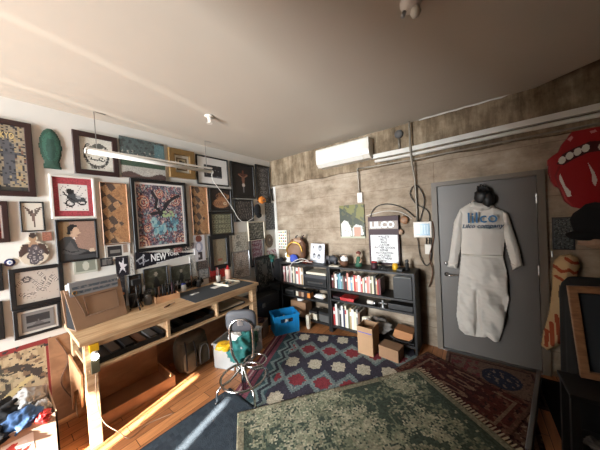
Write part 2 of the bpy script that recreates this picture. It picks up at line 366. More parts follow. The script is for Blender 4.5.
# wall behind the camera with the big window; unseen panels added in it cut the sun into streaks
WX0, WX1, WZ0, WZ1 = .2, 2.75, .1, 2.75
struct(B().box(0, WX0, YB-.2, YB, 0, H+.3).box(WX1, XR, YB-.2, YB, 0, H+.3).box(WX0, WX1, YB-.2, YB, WZ1, H+.3).box(WX0, WX1, YB-.2, YB, 0, WZ0).build('wall_front', M['plaster']))
M['dim_plaster'] = pm('dim_plaster', (92, 78, 66), .9)
struct(B().box(2.02, XR, -3.74, -3.62, 0, H).build('wall_partition', M['dim_plaster']))  # unseen wall added to keep the window light off the right side
win = bpy.data.objects.new('window_1', None); COL.objects.link(win); struct(win)
B().box(WX0, WX1, YB-.06, YB-.01, WZ0, WZ0+.04).box(WX0, WX1, YB-.06, YB-.01, WZ1-.04, WZ1).box(WX0, WX0+.04, YB-.06, YB-.01, WZ0, WZ1).box(WX1-.04, WX1, YB-.06, YB-.01, WZ0, WZ1).build('window_frame', M['black'], win)
gaps = [(1.035, 1.08, .12, 1.25), (1.635, 1.768, 1.7, 2.71), (1.795, 1.865, 1.7, 2.71), (1.90, 1.935, .12, 1.25), (2.425, 2.495, 1.7, 2.71)]  # openings placed so the streaks fall on bench leg, floor and ceiling
x = WX0+.04
for g0, g1, z0, z1 in gaps+[(WX1-.04, WX1, 9, 9)]:
    B().box(x, g0, YB-.05, YB-.03, WZ0+.04, WZ1-.04).build('blind', M['white_paint'], win)
    if z0 < 9:
        B().box(g0, g1, YB-.05, YB-.03, z1 if z0 < 1 else WZ0+.04, WZ1-.04 if z0 < 1 else z0).build('blind', M['white_paint'], win)
    x = g1
# door
door = bpy.data.objects.new('door_1', None); COL.objects.link(door); door.location = (DX0, 0, 0); struct(door); DW = DX1-DX0
M['door_paint'] = pm('door_paint', (110, 106, 102), .45, .1, .06, 3)
M['frame_paint'] = pm('frame_paint', (112, 104, 94), .5, 0, .12, 6)
B().box(.004, DW-.004, 0, .045, .025, DZ-.004).build('door_leaf', M['door_paint'], door)
B().prism([(-.06, 0), (0, 0), (0, DZ), (DW, DZ), (DW, 0), (DW+.06, 0), (DW+.06, DZ+.05), (-.06, DZ+.05)], (.03, -.03)).build('door_frame', M['frame_paint'], door)
B().box(0, DW, -.035, .03, 0, .022).build('threshold', M['steel'], door)
h = B().lathe([(.001, 0), (.027, .0), (.027, .01), (.012, .014), (.011, .05), (.001, .05)]); bmesh.ops.rotate(h.bm, verts=h.bm.verts[:], matrix=Matrix.Rotation(PI/2, 3, 'X'))
h.tube([(0, -.045, 0), (-.0, -.05, 0), (.11, -.052, 0)], .009); h.build('door_handle', M['chrome'], door, True, loc=(.07, 0, .98))
B().lathe([(.001, 0), (.025, 0), (.022, .012), (.001, .012)]).build('deadbolt', M['chrome'], door, True, loc=(.07, 0, 1.12), rot=(PI/2, 0, 0))
for z in (.35, 1.1, 1.86): B().tube([(DW-.004, -.006, z-.05), (DW-.004, -.006, z+.05)], .008).build('hinge', M['steel'], door)
# ceiling fittings
def sprinkler(loc, label):
    r = thing('sprinkler_head', label, 'sprinkler', loc)
    B().lathe([(.001, -.012), (.04, -.012), (.05, 0), (.001, 0)]).build('escutcheon', M['white_plastic'], r, True)
    B().lathe([(.001, -.075), (.012, -.075), (.014, -.04), (.018, -.02), (.018, -.01), (.001, -.01)]).build('body', M['white_plastic'], r, True)
    B().tube([(-.022, 0, -.02), (-.02, 0, -.06), (0, 0, -.078)], .004).tube([(.022, 0, -.02), (.02, 0, -.06), (0, 0, -.078)], .004).build('yoke', M['white_plastic'], r, True)
    B().lathe([(.001, -.084), (.03, -.084), (.03, -.078), (.001, -.078)]).build('deflector', M['white_plastic'], r)
p = at(209, 116, 2, H); sprinkler((p.x, p.y, H), 'white sprinkler head on the ceiling above the desk wall')
p = at(411, 0, 2, H); r = thing('smoke_detector', 'white dome fitting with small lamp on the ceiling at top edge', 'ceiling fitting', (p.x, p.y, H))
B().lathe([(.001, -.05), (.02, -.055), (.05, -.04), (.06, -.015), (.06, 0), (.001, 0)]).build('base', M['white_plastic'], r, True)
B().lathe([(.001, -.105), (.02, -.1), (.028, -.08), (.02, -.05), (.001, -.05)], (.02, 0, 0)).build('bulb', M['white_plastic'], r, True)
B().tube([(-.03, -.0, -.03), (-.045, -.01, -.075)], .012).build('sensor_arm', M['steel'], r, True)
# hanging tube light along the picture wall
a, c = at(86, 151, 0, .2), at(212, 172, 0, .2)
r = thing('tube_light', 'white tube lamp hanging on wires along the picture wall', 'lamp', (0.2, a.y, a.z)); L = c.y-a.y; dz = c.z-a.z
M['lamp_white'] = pm('lamp_white', (212, 210, 204), .35)
B().tube([(0, 0, 0), (0, L, dz)], .022, 14).build('diffuser', M['lamp_white'], r, True)
B().box(-.018, .018, 0, L, .018, .036).build('housing', M['white_plastic'], r)
for k in (0, 1): B().tube([(0, k*(L+.004)-.002, k*dz), (0, k*(L+.02)-.01 if k else -.01, k*dz)], .025, 12).build('end_cap', M['white_plastic'], r, True)
for k in (.06, .94): B().tube([(0, L*k, dz*k+.03), (0, L*k, H-a.z-.004), (0, L*k+.09, H-a.z-.004)], .004).build('hook', M['steel'], r)
cb = smoothpath([(0, L, dz)]+[tuple(at(x_, y_, 0, d_)-Vector((.2, a.y, a.z))) for x_, y_, d_ in ((213, 180, .19), (222, 193, .16), (233, 209, .12), (239, 219, .09), (246, 222, .08), (256, 216, .08))])
B().tube(cb, .005, 6).build('power_cord', M['cable_white'], r, True)
# ------------------------------------------------------------------ back wall services
p0, p1 = at(318, 150, 1, -.05), at(374, 158, 1, -.05)
r = thing('air_conditioner', 'white wall mounted split air conditioner under the ceiling', 'air conditioner', (1.22, -.046, 2.60)); AW = .87
prof = [(0, 0), (-.13, .0), (-.19, .05), (-.20, .12), (-.195, .27), (-.17, .29), (0, .29)]
B().prism(prof, (0.0, AW), 0).build('body', M['white_plastic'], r)
B().prism([(-.198, .085), (-.204, .12), (-.199, .262), (-.194, .262), (-.198, .12)], (.02, AW-.02), 0).build('front_panel', M['white_plastic'], r)
B().prism([(-.14, -.004), (-.19, .048), (-.186, .052), (-.136, .0)], (.05, AW-.1), 0).build('air_flap', M['white_paint'], r)
B().box(AW-.13, AW-.09, -.205, -.203, .06, .068).build('display', M['steel'], r)
def pipe(name, label, pts, rad, mat, n=8):
    o = B().tube(smoothpath(pts, 4) if len(pts) > 2 else pts, rad, n).build(name, M[mat], None, True); return tag(o, label, name.replace('_', ' '))
r = B().prism([(2.09, 2.595), (2.5, 2.59), (3.2, 2.6), (4.2, 2.61), (XR, 2.615), (XR, 2.675), (4.2, 2.67), (3.2, 2.66), (2.5, 2.65), (2.09, 2.655)], (-.046, -.10)).build('pipe_cover', M['white_paint']); tag(r, 'white pipe cover running right from the air conditioner', 'pipe cover')
pipe('conduit', 'long thin white conduit just below the pipe cover', [(2.12, -.085, 2.555), (2.6, -.085, 2.55), (3.6, -.085, 2.565), (5.19, -.085, 2.57)], .022, 'white_paint')
pipe('conduit', 'lowest galvanised conduit running below the white one', [(1.87, -.062, 2.50), (2.6, -.062, 2.485), (3.6, -.062, 2.495), (5.19, -.062, 2.50)], .010, 'galv')
r = thing('junction_conduit', 'short grey conduit dropping to the white box above the green picture', 'conduit', (1.84, 0, 0))
B().tube(smoothpath([(.02, -.07, 2.5), (0, -.07, 2.49), (0, -.06, 2.44), (0.0, -.03, 2.13)], 4), .011).build('pipe', M['galv'], r, True)
B().box(-.035, .045, -.045, 0, 1.985, 2.14, .006).build('outlet_box', M['white_plastic'], r); B().box(-.01, .02, -.048, -.045, 2.03, 2.09).build('switch', M['steel'], r)
pipe('conduit', 'vertical grey conduit from ceiling to wall control', [(2.595, -.118, 2.97), (2.6, -.118, 2.5), (2.62, -.05, 2.2), (2.625, -.03, 1.66)], .012, 'galv')
r = thing('wall_bell', 'round dark gauge on the beam beside the vertical conduit', 'gauge', (2.45, -.045, 2.86)); B().lathe([(.001, 0), (.055, 0), (.055, .03), (.04, .05), (.001, .05)]).build('dial', M['lead'], r, True, rot=(PI/2, 0, 0)); B().tube([(0, -.02, -.05), (0, -.02, -.2)], .012).build('stem', M['galv'], r, True)
q = at(413, 222, 1, -.03), at(432, 237.5, 1, -.03)
r = thing('wall_control', 'wall control panel with light blue screen left of the door', 'control panel', (q[0].x, 0, q[1].z)); ww, hh = q[1].x-q[0].x, q[0].z-q[1].z
B().box(0, ww, -.03, 0, 0, hh, .006).build('casing', M['white_plastic'], r)
cv = Cv(ww-.04, hh-.05, (92, 140, 168), nx=24)
for k in range(5): cv.rect(.08+.18*k, .16+.18*k, .15, .85, (140, 176, 196))
slab('screen', cv, GLOSSY, r, .003, loc=(.02, -.03, .025))
q = at(424, 245, 1, -.02)
r = thing('cable_outlet', 'small white outlet below the wall control with hanging cables', 'outlet', (2.70, 0, 1.23)); B().box(0, .075, -.035, 0, 0, .13, .005).build('casing', M['white_plastic'], r); B().tube([(.02, -.02, .13), (.02, -.02, .22)], .006).tube([(.055, -.02, .13), (.055, -.02, .22)], .006).build('cable', M['cable_black'], r)
pipe('wall_cable', 'black cable arching over the letter sign', [(1.99, -.03, 1.62), (2.0, -.03, 1.78), (2.08, -.03, 1.90), (2.25, -.03, 1.93), (2.45, -.03, 1.86), (2.6, -.03, 1.72)], .007, 'cable_black', 6)
pipe('wall_cable', 'white cable sagging between letter sign and wall control', [(1.93, -.02, 1.78), (2.2, -.02, 1.83), (2.42, -.02, 1.80), (2.56, -.02, 1.70)], .005, 'cable_white', 6)
pipe('wall_cable', 'dark cable loop near the top left door corner', [(2.65, -.03, 1.66), (2.72, -.03, 1.95), (2.63, -.03, 2.15), (2.55, -.03, 2.05), (2.62, -.03, 1.9), (2.75, -.03, 1.8), (2.77, -.03, 1.66)], .006, 'cable_black', 6)
pipe('wall_cable', 'reddish cable snaking down beside the door frame', [(2.80, -.04, 1.66), (2.81, -.04, 1.45), (2.75, -.04, 1.2), (2.78, -.04, 1.0), (2.73, -.04, .8)], .007, 'brown', 6)
pipe('wall_cable', 'dark cable drooping under the wall control', [(2.62, -.03, 1.44), (2.64, -.03, 1.2), (2.70, -.03, 1.08), (2.76, -.03, 1.15), (2.78, -.03, 1.44)], .006, 'cable_black', 6)
# ================================================================== pictures on the left wall
K_ = (26, 22, 22); CR = (214, 206, 190)
def p_city(c):
    c.a[:] = (144, 130, 106); c.grain(.06); c.speck(5, 7, .4, (162, 140, 98)); c.rect(0, 1, 0, .06, (60, 56, 50))
    for i in range(46):
        x, y = random.uniform(.55, 1), random.uniform(.1, .82); c.ell(x, y, .035, .018, random.choice([(166, 140, 92), (118, 82, 62), (160, 140, 108), (108, 94, 76)]), random.uniform(0, 90))
    c.poly([(.3, .1), (.38, .5), (.3, .75), (.5, .8), (.66, .72), (.7, .45), (.72, .1), (.6, .1), (.56, .35), (.5, .1)], (82, 84, 90)); c.ell(.5, .83, .09, .06, (96, 92, 90)); c.rect(.1, .9, .55, .6, (74, 76, 82)); c.speck(6, 3, .5, (44, 46, 52))
r = hang('L', (-24, 114), (36.5, 197), 'dark_wood', p_city, 'large black framed poster with yellow capital letters at the left edge', fw_=.045, t=.03, res=.012)
L0 = r.location
e_ = at(14, 137, 0, 0); text('TOKYO', .075, pm('poster_yellow', (212, 190, 130), .6), r, (e_.y-L0[1], -.0105, e_.z-L0[2]), ext=.001, sx=.5, align='RIGHT')
# green oval relief
loc, rz, w_, h_ = wallrect('L', (37, 127), (63.5, 170)); c = Cv(w_, h_, (24, 70, 50), res=.007); c.mask = c.ellm(.5, .54, .48, .46) | c.inside([(.12, 0), (.9, 0), (.82, .2), (.2, .2)])
hh_ = puff(c, .014, .003*c.noise(9, 4)); c.ell(.5, .55, .38, .37, (36, 92, 70)); c.ell(.5, .5, .2, .3, (24, 70, 54)); c.ell(.5, .78, .09, .06, (40, 98, 74)); c.speck(9, 5, .6, (20, 64, 48))
r = thing('wall_relief', 'dark green oval relief of a robed figure', 'wall relief', loc, rz); slab('plaque', c, painted('green_glaze', .7, .5, 60), r, .012, hh_, smooth=True)
def p_shoe(c):
    c.a[:] = (206, 202, 188); c.grain(.04)
    m = c.ellm(.5, .5, .40, .44, ring=.66) & (c.v < .8); c.put(m, (52, 52, 50)); c.speck(14, 8, .5, (180, 178, 166), m)
    c.ell(.55, .76, .2, .09, (84, 84, 78), 10); c.ell(.36, .68, .09, .08, (120, 118, 108)); c.line([(.3, .35), (.7, .32)], .02, K_)
    for k in range(9): c.ell(.26+.06*k, .36+.05*math.cos(k), .02, .025, K_)
    c.ell(.4, .12, .1, .05, (90, 88, 80), 20, ring=.5); c.ell(.6, .12, .12, .04, (90, 88, 80), -10, ring=.5)
hang('L', (71, 129.5), (119, 177.5), 'dark_wood', p_shoe, 'dark framed horseshoe drawing behind the end of the tube lamp', fw_=.05, t=.03)
def p_moto(c):
    c.a[:] = (168, 52, 62); c.grain(.12); c.rect(.12, .88, .14, .84, (206, 202, 196)); c.speck(16, 2, .8, (120, 120, 124), (c.u > .15) & (c.u < .85) & (c.v > .17) & (c.v < .8))
    c.ell(.4, .34, .13, .1, K_, ring=.4); c.ell(.7, .38, .13, .09, K_, ring=.4); c.poly([(.3, .5), (.42, .68), (.5, .7), (.55, .55), (.8, .48), (.8, .4), (.45, .34)], (60, 62, 66)); c.ell(.4, .64, .09, .07, K_); c.ell(.62, .5, .06, .05, (150, 150, 150)); c.line([(.25, .62), (.34, .5), (.5, .42)], .02, K_)
hang('L', (48, 174), (96.5, 218), 'white_paint', p_moto, 'white framed print with crimson border and motorcycle drawing', fw_=.022)
def diamonds(c):
    c.a[:] = (176, 116, 62); n = 12
    U = c.u*2.6; V = c.v*6; i = np.floor(1.3*U+V*.9); j = np.floor(V*.9-.55*U); d = ((i+j) % 2 == 0); c.a[:] = (172, 120, 74)
    zz = np.abs((c.v*3.0) % 1-.5)*2; m = c.u < .30+.55*zz; c.put(~d & m, (182, 136, 90)); c.put(d & m, (88, 70, 60)); c.speck(3, 2, .5, (160, 108, 66), ~m); c.grain(.1)
hang('L', (98.5, 182), (130, 243)  , 'oak', diamonds, 'tall wooden diamond pattern panel left of the big swallow print', 'wall panel', 'wooden_wall_art', fw_=.008, t=.03)
hang('L', (189.5, 186), (209, 234), 'oak', diamonds, 'tall wooden diamond pattern panel right of the big swallow print', 'wall panel', 'wooden_wall_art', fw_=.01, t=.03)
def p_big(c):
    c.a[:] = (92, 78, 96); pal = [(176, 96, 84), (206, 170, 150), (52, 84, 100), (60, 40, 58), (150, 128, 140), (120, 160, 160), (46, 42, 56)]
    rd = random.Random(5)
    for i in range(620):
        x, y = rd.random(), rd.random(); c.ell(x, y, .022, .016, rd.choice(pal), rd.uniform(0, 180))
    for cx_, cy_, R_ in ((.08, .06, .17), (.95, .06, .18), (.15, .7, .13), (.82, .74, .12), (.48, .84, .09), (.2, .3, .08)):
        for k, col in enumerate([(124, 46, 50), (210, 150, 120), (140, 60, 56), (226, 196, 160), (130, 50, 60), (200, 120, 90)]): c.ell(cx_, cy_, R_*(1-k*.16), R_*(1-k*.16)*.9, col)
    for P in ([(.34, .86), (.42, .74), (.38, .62)], [(.55, .56), (.6, .68), (.78, .78), (.9, .82)], [(.42, .6), (.5, .52), (.56, .6), (.66, .7)], [(.3, .52), (.44, .54), (.52, .5)]): c.line(P, .034, (34, 30, 36))
    for P in ([(.37, .86), (.45, .74), (.42, .62)], [(.58, .56), (.63, .66), (.8, .75)]): c.line(P, .010, (190, 190, 180))
    for i in range(1500):
        x, y = rd.random(), rd.random(); c.ell(x, y, .010, .008, rd.choice(pal+[(180, 160, 160), (70, 60, 80), (120, 90, 110)]), rd.uniform(0, 180))
    for P in ([(.34, .86), (.42, .74), (.38, .62)], [(.55, .56), (.6, .68), (.78, .78), (.9, .82)], [(.42, .6), (.5, .52), (.56, .6), (.66, .7)], [(.3, .52), (.44, .54), (.52, .5)]): c.line(P, .03, (40, 36, 42))
    for k in range(30): c.ell(rd.uniform(.3, .55), rd.uniform(.2, .45), .03, .04, rd.choice([(96, 156, 170), (60, 110, 130), (140, 180, 180)]), rd.uniform(0, 180)); c.ell(rd.uniform(.6, .85), rd.uniform(.25, .5), .025, .03, rd.choice([(110, 170, 180), (70, 120, 140), (60, 60, 80)]))
    for k in range(12): c.ell(.64+.1*math.cos(k), .51+.04*math.sin(k*2), .03, .02, (150, 176, 120))
    c.rect(0, 1, 0, .03, (222, 214, 206)); c.rect(0, 1, .97, 1, (222, 214, 206)); c.rect(0, .03, 0, 1, (222, 214, 206)); c.rect(.97, 1, 0, 1, (222, 214, 206))
hang('L', (129, 178), (188.5, 246), 'black_wood', p_big, 'largest black framed print, swallows amid pink and teal swirls', fw_=.04, t=.035, res=.006)
def p_land(c):
    c.a[:] = (96, 104, 102); c.put(c.v > .55, (76, 92, 92)); c.speck(7, 2, .4, (60, 66, 66), c.v > .5); c.rect(.75, 1, .6, .95, (84, 122, 128)); c.speck(9, 6, .7, (150, 150, 140), (c.v > .5) & (c.v < .7))
    c.put((c.v > .28) & (c.v < .42), (62, 84, 66)); c.put((c.v <= .28)+0 > 0, (172, 168, 158)); c.put(c.v < .1+.05*np.sin(c.u*9), (84, 62, 58)); c.grain(.1)
hang('L', (118.5, 135.5), (165.5, 181), None, p_land, 'unframed wide landscape canvas crossed by the tube lamp', 'painting', 'landscape_painting', t=.02)
def p_gold(c):
    c.a[:] = (206, 198, 180); c.rect(.14, .86, .16, .84, (116, 88, 50)); c.rect(.24, .78, .24, .78, (196, 178, 140)); c.ell(.45, .6, .14, .12, (60, 54, 40)); c.ell(.62, .5, .1, .2, (110, 104, 76)); c.speck(10, 2, .7, (70, 60, 40), (c.u > .25) & (c.u < .77) & (c.v > .25) & (c.v < .77))
hang('L', (167, 147.5), (194.5, 180), 'gold', p_gold, 'brass-brown ornate frame with small pale picture behind the lamp', fw_=.075, t=.045)
def p_bw(c):
    c.a[:] = (226, 224, 220); c.rect(.2, .8, .25, .72, (40, 38, 42)); c.poly([(.2, .25), (.8, .25), (.8, .33)], (96, 96, 100)); c.speck(8, 1, .9, (110, 110, 112), (c.u > .2) & (c.u < .8) & (c.v > .25) & (c.v < .72))
hang('L', (195, 154), (228.5, 187), 'black_wood', p_bw, 'black framed picture with wide white mat at the right end of the lamp', fw_=.02)
def p_cross(c):
    c.a[:] = (22, 17, 19); c.grain(.3); c.line([(.5, .55), (.5, .82)], .035, (96, 46, 32)); c.line([(.28, .7), (.72, .7)], .03, (96, 46, 32)); c.line([(.3, .68), (.5, .6), (.7, .68)], .025, (150, 98, 70)); c.poly([(.42, .62), (.58, .62), (.55, .4), (.5, .2), (.45, .4)], (128, 82, 62)); c.ell(.5, .36, .07, .06, (176, 166, 160)); c.line([(.5, .3), (.5, .14)], .025, (112, 108, 116))
hang('L', (229.5, 161), (255, 199), 'black_wood', p_cross, 'black framed dark painting of a crucifix', 'painting', 'crucifix_painting', fw_=.035, res=.007)
def p_lace(c):
    c.a[:] = (62, 60, 62)
    for k in range(7): c.ell(.5, .12+.13*k, .22+.1*(k % 2), .05, (122, 120, 120), ring=.5); c.ell(.5, .12+.13*k, .1, .03, (120, 118, 116))
    c.speck(14, 3, .6, (30, 30, 34)); c.speck(20, 5, .9, (140, 138, 136))
hang('L', (254.5, 164), (270.5, 203), 'black_wood', p_lace, 'narrow black framed grey lace-like print by the corner', fw_=.035)
hang('L', (271, 188.5), (277.5, 201), 'black_wood', lambda c: c.rect(.1, .9, .1, .9, (170, 164, 154)), 'tiny black framed grey card at the corner', fw_=.02)
def p_tiger(c):
    c.a[:] = (40, 28, 26); c.ell(.5, .3, .42, .24, (176, 116, 72)); c.ell(.6, .68, .36, .2, (166, 108, 66))
    for k in range(12): x = .1+.07*k; c.line([(x, .85), (x+.05*math.sin(k), .62)], .016, (34, 24, 22)); c.line([(x, .4), (x+.04, .2)], .012, (60, 34, 26))
    c.ell(.7, .3, .1, .1, (206, 170, 130)); c.ell(.72, .32, .02, .03, K_)
hang('L', (208, 187.5), (232, 211), 'black_wood', p_tiger, 'black framed orange tiger print beside the diamond panel', fw_=.03)
def p_grid(c):
    c.a[:] = (96, 94, 70)
    for i in range(6):
        for j in range(4): c.ell(.1+.16*i, .14+.24*j, .06, .09, (150, 148, 112)); c.ell(.1+.16*i, .14+.24*j, .02, .06, (62, 58, 44))
hang('L', (208, 211.5), (233.5, 235), 'black_wood', p_grid, 'black framed olive chart with rows of small specimens', fw_=.04)
def dark_fig(seed, base=(58, 54, 54), hi=(110, 106, 102)):
    def f(c):
        c.a[:] = base; c.speck(5, seed, .3, tuple(x*.6 for x in base)); c.speck(7, seed+3, .6, hi); c.grain(.12, seed)
    return f
hang('L', (233, 199), (253.5, 221), 'black_wood', dark_fig(3, (64, 58, 56), (120, 112, 104)), 'black framed dim figure print below the crucifix painting', fw_=.03)
hang('L', (264.5, 203), (278, 229), None, dark_fig(8, (80, 82, 84), (124, 126, 124)), 'unframed slate grey print beside the orange mask', t=.012)
hang('L', (247, 222), (264.5, 239), 'pale', dark_fig(12, (98, 96, 84), (150, 146, 130)), 'pale framed murky green landscape right of centre cluster', fw_=.018)
def p_pale(seed, base=(176, 168, 150)):
    def f(c):
        c.a[:] = base
        for k in range(6): c.ell(.2+.6*random.Random(seed+k).random(), .2+.6*random.Random(seed*3+k).random(), .12, .1, tuple(x*random.Random(k+seed).uniform(.6, .95) for x in base))
        c.speck(8, seed, .6, tuple(x*.72 for x in base)); c.speck(11, seed+1, .8, (206, 200, 186))
    return f
hang('L', (231, 233), (247.5, 253), None, p_pale(4), 'unframed pale sketch with faint round forms above the silver frame', t=.008)
hang('L', (231.5, 252.5), (250, 276), 'steel', p_pale(9, (168, 148, 132)), 'silver framed pinkish sketch behind the candle bottle', fw_=.015)
def p_pink(c):
    c.a[:] = (150, 128, 134); c.speck(4, 5, .1, (122, 60, 76)); c.speck(7, 9, .5, (84, 50, 62)); c.rect(0, .08, 0, 1, (190, 180, 176)); c.rect(.92, 1, 0, 1, (180, 172, 168))
hang('L', (249, 239.5), (264.5, 264), 'black_wood', p_pink, 'black framed magenta print above the leaning black picture', fw_=.022)
r = thing('wall_plaque', 'small round brown plaque right of the magenta print', 'plaque', tuple(at(269, 241, 0, 0)), PI/2); c = Cv(.2, .26, (104, 78, 54), res=.008); c.mask = c.ellm(.5, .5, .5, .5); c.ell(.5, .5, .3, .3, (78, 60, 46)); c.ell(.5, .6, .12, .1, (150, 120, 90)); slab('plaque', c, PAPER, r, .01, puff(c, .012), loc=(-.1, 0, -.13), smooth=True)
def p_redw(c): c.a[:] = (216, 206, 204); c.put(c.noise(5, 3) > .2, (160, 62, 84)); c.rect(0, 1, 0, .12, (222, 214, 212)); c.rect(0, 1, .88, 1, (222, 214, 212))
hang('L', (267, 249), (281, 259) if False else (277, 258.5), None, p_redw, 'small white sticker with crimson lettering blots near the corner', 'sticker', 'wall_sticker', t=.004)
def p_read(c):
    c.a[:] = (154, 118, 100); c.put(c.u < .28, (142, 112, 74)); c.grain(.05)
    c.poly([(.0, .0), (.0, .5), (.12, .6), (.3, .62), (.42, .5), (.5, .3), (.78, .22), (.95, .16), (1, .12), (1, 0)], (62, 62, 64)); c.poly([(.05, .2), (.3, .5), (.42, .28), (.7, .2), (.4, .12)], (84, 84, 84))
    c.poly([(.28, .62), (.3, .86), (.45, .88), (.54, .8), (.56, .7), (.5, .6), (.4, .58)], (196, 160, 130)); c.poly([(.22, .68), (.24, .86), (.34, .93), (.48, .91), (.52, .85), (.40, .84), (.35, .74), (.31, .66)], (26, 24, 26)); c.poly([(.30, .62), (.34, .70), (.44, .66), (.42, .56)], (196, 160, 130)); c.line([(.42, .76), (.56, .76)], .010, K_); c.poly([(.54, .76), (.60, .69), (.54, .68)], (196, 160, 130)); c.line([(.49, .64), (.56, .64)], .006, (110, 60, 54)); c.ell(.34, .72, .025, .04, (176, 136, 108))
    c.poly([(.5, .12), (1, .1), (1, .18), (.8, .2)], (30, 28, 30)); c.poly([(.78, .18), (.98, .16), (.94, .26), (.82, .25)], (205, 180, 150)); c.line([(.1, .3), (.3, .2), (.5, .22)], .02, (40, 40, 44)); c.poly([(.36, .56), (.42, .6), (.44, .52)], (210, 210, 208))
hang('L', (54, 220), (99, 258.5), 'black_wood', p_read, 'black framed painting of a suited figure leaning over keys', 'painting', 'figure_painting', fw_=.02, res=.007)
def p_wing(c):
    c.a[:] = (198, 190, 174)
    for k in range(7): c.line([(.46, .5), (.1+.05*k, .9-.03*k)], .02, (86, 70, 62)); c.line([(.6, .5), (.98-.05*k, .85-.01*k)], .018, (96, 80, 70))
    c.ell(.55, .45, .09, .22, (110, 88, 78), 12); c.ell(.6, .2, .05, .12, (92, 72, 64)); c.ell(.52, .68, .05, .05, (70, 54, 50))
hang('L', (18.5, 201.5), (45.5, 231), 'black_wood', p_wing, 'thin black framed drawing of a winged figure', fw_=.012, t=.02)
def p_red(c): c.a[:] = (206, 200, 196); c.rect(0, .82, 0, 1, (128, 24, 34)); c.speck(4, 2, .7, (180, 90, 96), c.u < .8); c.rect(.1, .5, .5, .62, (210, 180, 180))
hang('L', (-14, 201), (10.5, 242), 'dark_wood', p_red, 'dark framed crimson print cut by the left edge, below the yellow lettered poster', fw_=.035)
hang('L', (42, 232), (52, 240.5), None, lambda c: (c.a.__setitem__(slice(None), (150, 92, 70)), c.grain(.12)), 'small rust brown leather square on the wall', 'leather patch', 'leather_patch', t=.008)
# cut-out figure with roses
loc, rz, w_, h_ = wallrect('L', (14.5, 233), (51, 264)); c = Cv(w_, h_, (196, 182, 158), res=.007)
m1 = c.ellm(.5, .38, .42, .36) | c.ellm(.5, .82, .13, .17) | c.inside([(.05, .3), (.12, .62), (.36, .72), (.66, .72), (.9, .6), (.98, .3), (.8, .1), (.2, .1)]); c.mask = m1
c.poly([(.02, .35), (.2, .66), (.4, .66), (.36, .45), (.12, .3)], (70, 48, 40)); c.poly([(.98, .35), (.84, .64), (.6, .66), (.66, .45), (.9, .3)], (70, 48, 40)); c.ell(.5, .8, .1, .12, (166, 128, 92)); c.ell(.5, .9, .1, .08, (60, 44, 38)); c.ell(.5, .6, .14, .14, (160, 122, 90))
for k in range(13): a = k*2.4; c.ell(.5+.24*math.cos(a)*((k % 3)/2.2), .34+.2*math.sin(a), .1, .1, (74, 66, 72)); c.ell(.5+.24*math.cos(a)*((k % 3)/2.2), .34+.2*math.sin(a), .05, .05, (150, 142, 140)); c.ell(.5+.24*math.cos(a)*((k % 3)/2.2), .34+.2*math.sin(a), .02, .02, (60, 52, 60))
r = thing('wall_cutout', 'cut-out of a dark haired figure over grey roses', 'wall decoration', loc, rz); slab('cutout', c, PAPER, r, .015)
# blue eye
p = at(9.5, 262.5, 0, 0); r = thing('eye_charm', 'blue oval eye charm beside the dragon drawing', 'charm', tuple(p), PI/2); c = Cv(.062, .066, (34, 36, 84), res=.0025); c.mask = c.ellm(.5, .5, .5, .5); c.ell(.5, .5, .26, .3, (206, 210, 220)); c.ell(.5, .5, .11, .14, (90, 130, 190)); slab('charm', c, GLOSSY, r, .008, puff(c, .008), loc=(-.03, 0, -.033), smooth=True)
def p_dragon(c):
    c.a[:] = (176, 162, 148); P = [(.05, .6), (.25, .8), (.45, .6), (.6, .35), (.75, .5), (.85, .75), (.95, .6)]; Q = [(.1, .3), (.3, .25), (.5, .4), (.65, .7), (.55, .9)]
    for pts in (P, Q):
        sp = [(v.x, v.y) for v in smoothpath([(a, b_, 0) for a, b_ in pts])]; c.line(sp, .045, (96, 88, 84)); c.line(sp, .03, (190, 178, 164)); c.line(sp, .008, (90, 80, 76))
    c.ell(.25, .75, .1, .1, (70, 62, 62), ring=.4); c.speck(13, 4, 1.1, (140, 130, 122))
hang('L', (7.5, 270), (65, 299), 'black_wood', p_dragon, 'black framed pencil drawing of a coiling dragon', fw_=.035, res=.007)
hang('L', (-13, 265), (4, 290), 'black_wood', p_pale(14, (150, 140, 128)), 'black frame cut by the left edge beside the dragon drawing', fw_=.04)
hang('L', (-20, 305), (5.5, 338), 'black_wood', p_pale(15, (120, 116, 112)), 'black frame cut by the left edge beside the small landscape photograph', fw_=.035, mat_w=.03)
def p_photo(c): c.a[:] = (116, 112, 108); c.rect(.12, .88, .16, .84, (44, 42, 44)); c.put((c.v > .3) & (c.v < .42) & (c.u > .14) & (c.u < .86), (110, 110, 110)); c.poly([(.35, .3), (.5, .55), (.65, .3)], (84, 84, 86))
hang('L', (12, 311), (62, 327), 'black_wood', p_photo, 'black framed dark landscape photograph with grey mat, lowest small frame', fw_=.025, mat_w=.02, mat_c=(196, 190, 180))
def p_lower(c):
    c.a[:] = (178, 154, 114); c.speck(6, 7, .3, (160, 134, 96)); c.speck(3, 2, .45, (62, 52, 46), (c.u > .45)); c.speck(5, 12, .7, (120, 92, 66)); c.rect(0, 1, .94, 1, (140, 34, 32)); c.rect(.93, 1, 0, 1, (140, 34, 32)); c.rect(0, .02, 0, 1, (140, 34, 32))
    for k in range(9): c.ell(.3+.03*k, .65+.1*math.sin(k*.9), .16-.008*k, .13-.01*k, [(74, 66, 54), (150, 132, 96), (60, 54, 44)][k % 3], 20*k, ring=.4)
    c.poly([(.35, .35), (.75, .6), (.78, .55), (.42, .3)], (196, 170, 110)); c.line([(.2, .35), (.4, .25), (.5, .1)], .02, (150, 50, 50)); c.ell(.4, .3, .1, .06, (160, 66, 56), 30); c.speck(9, 5, .9, (50, 44, 42))
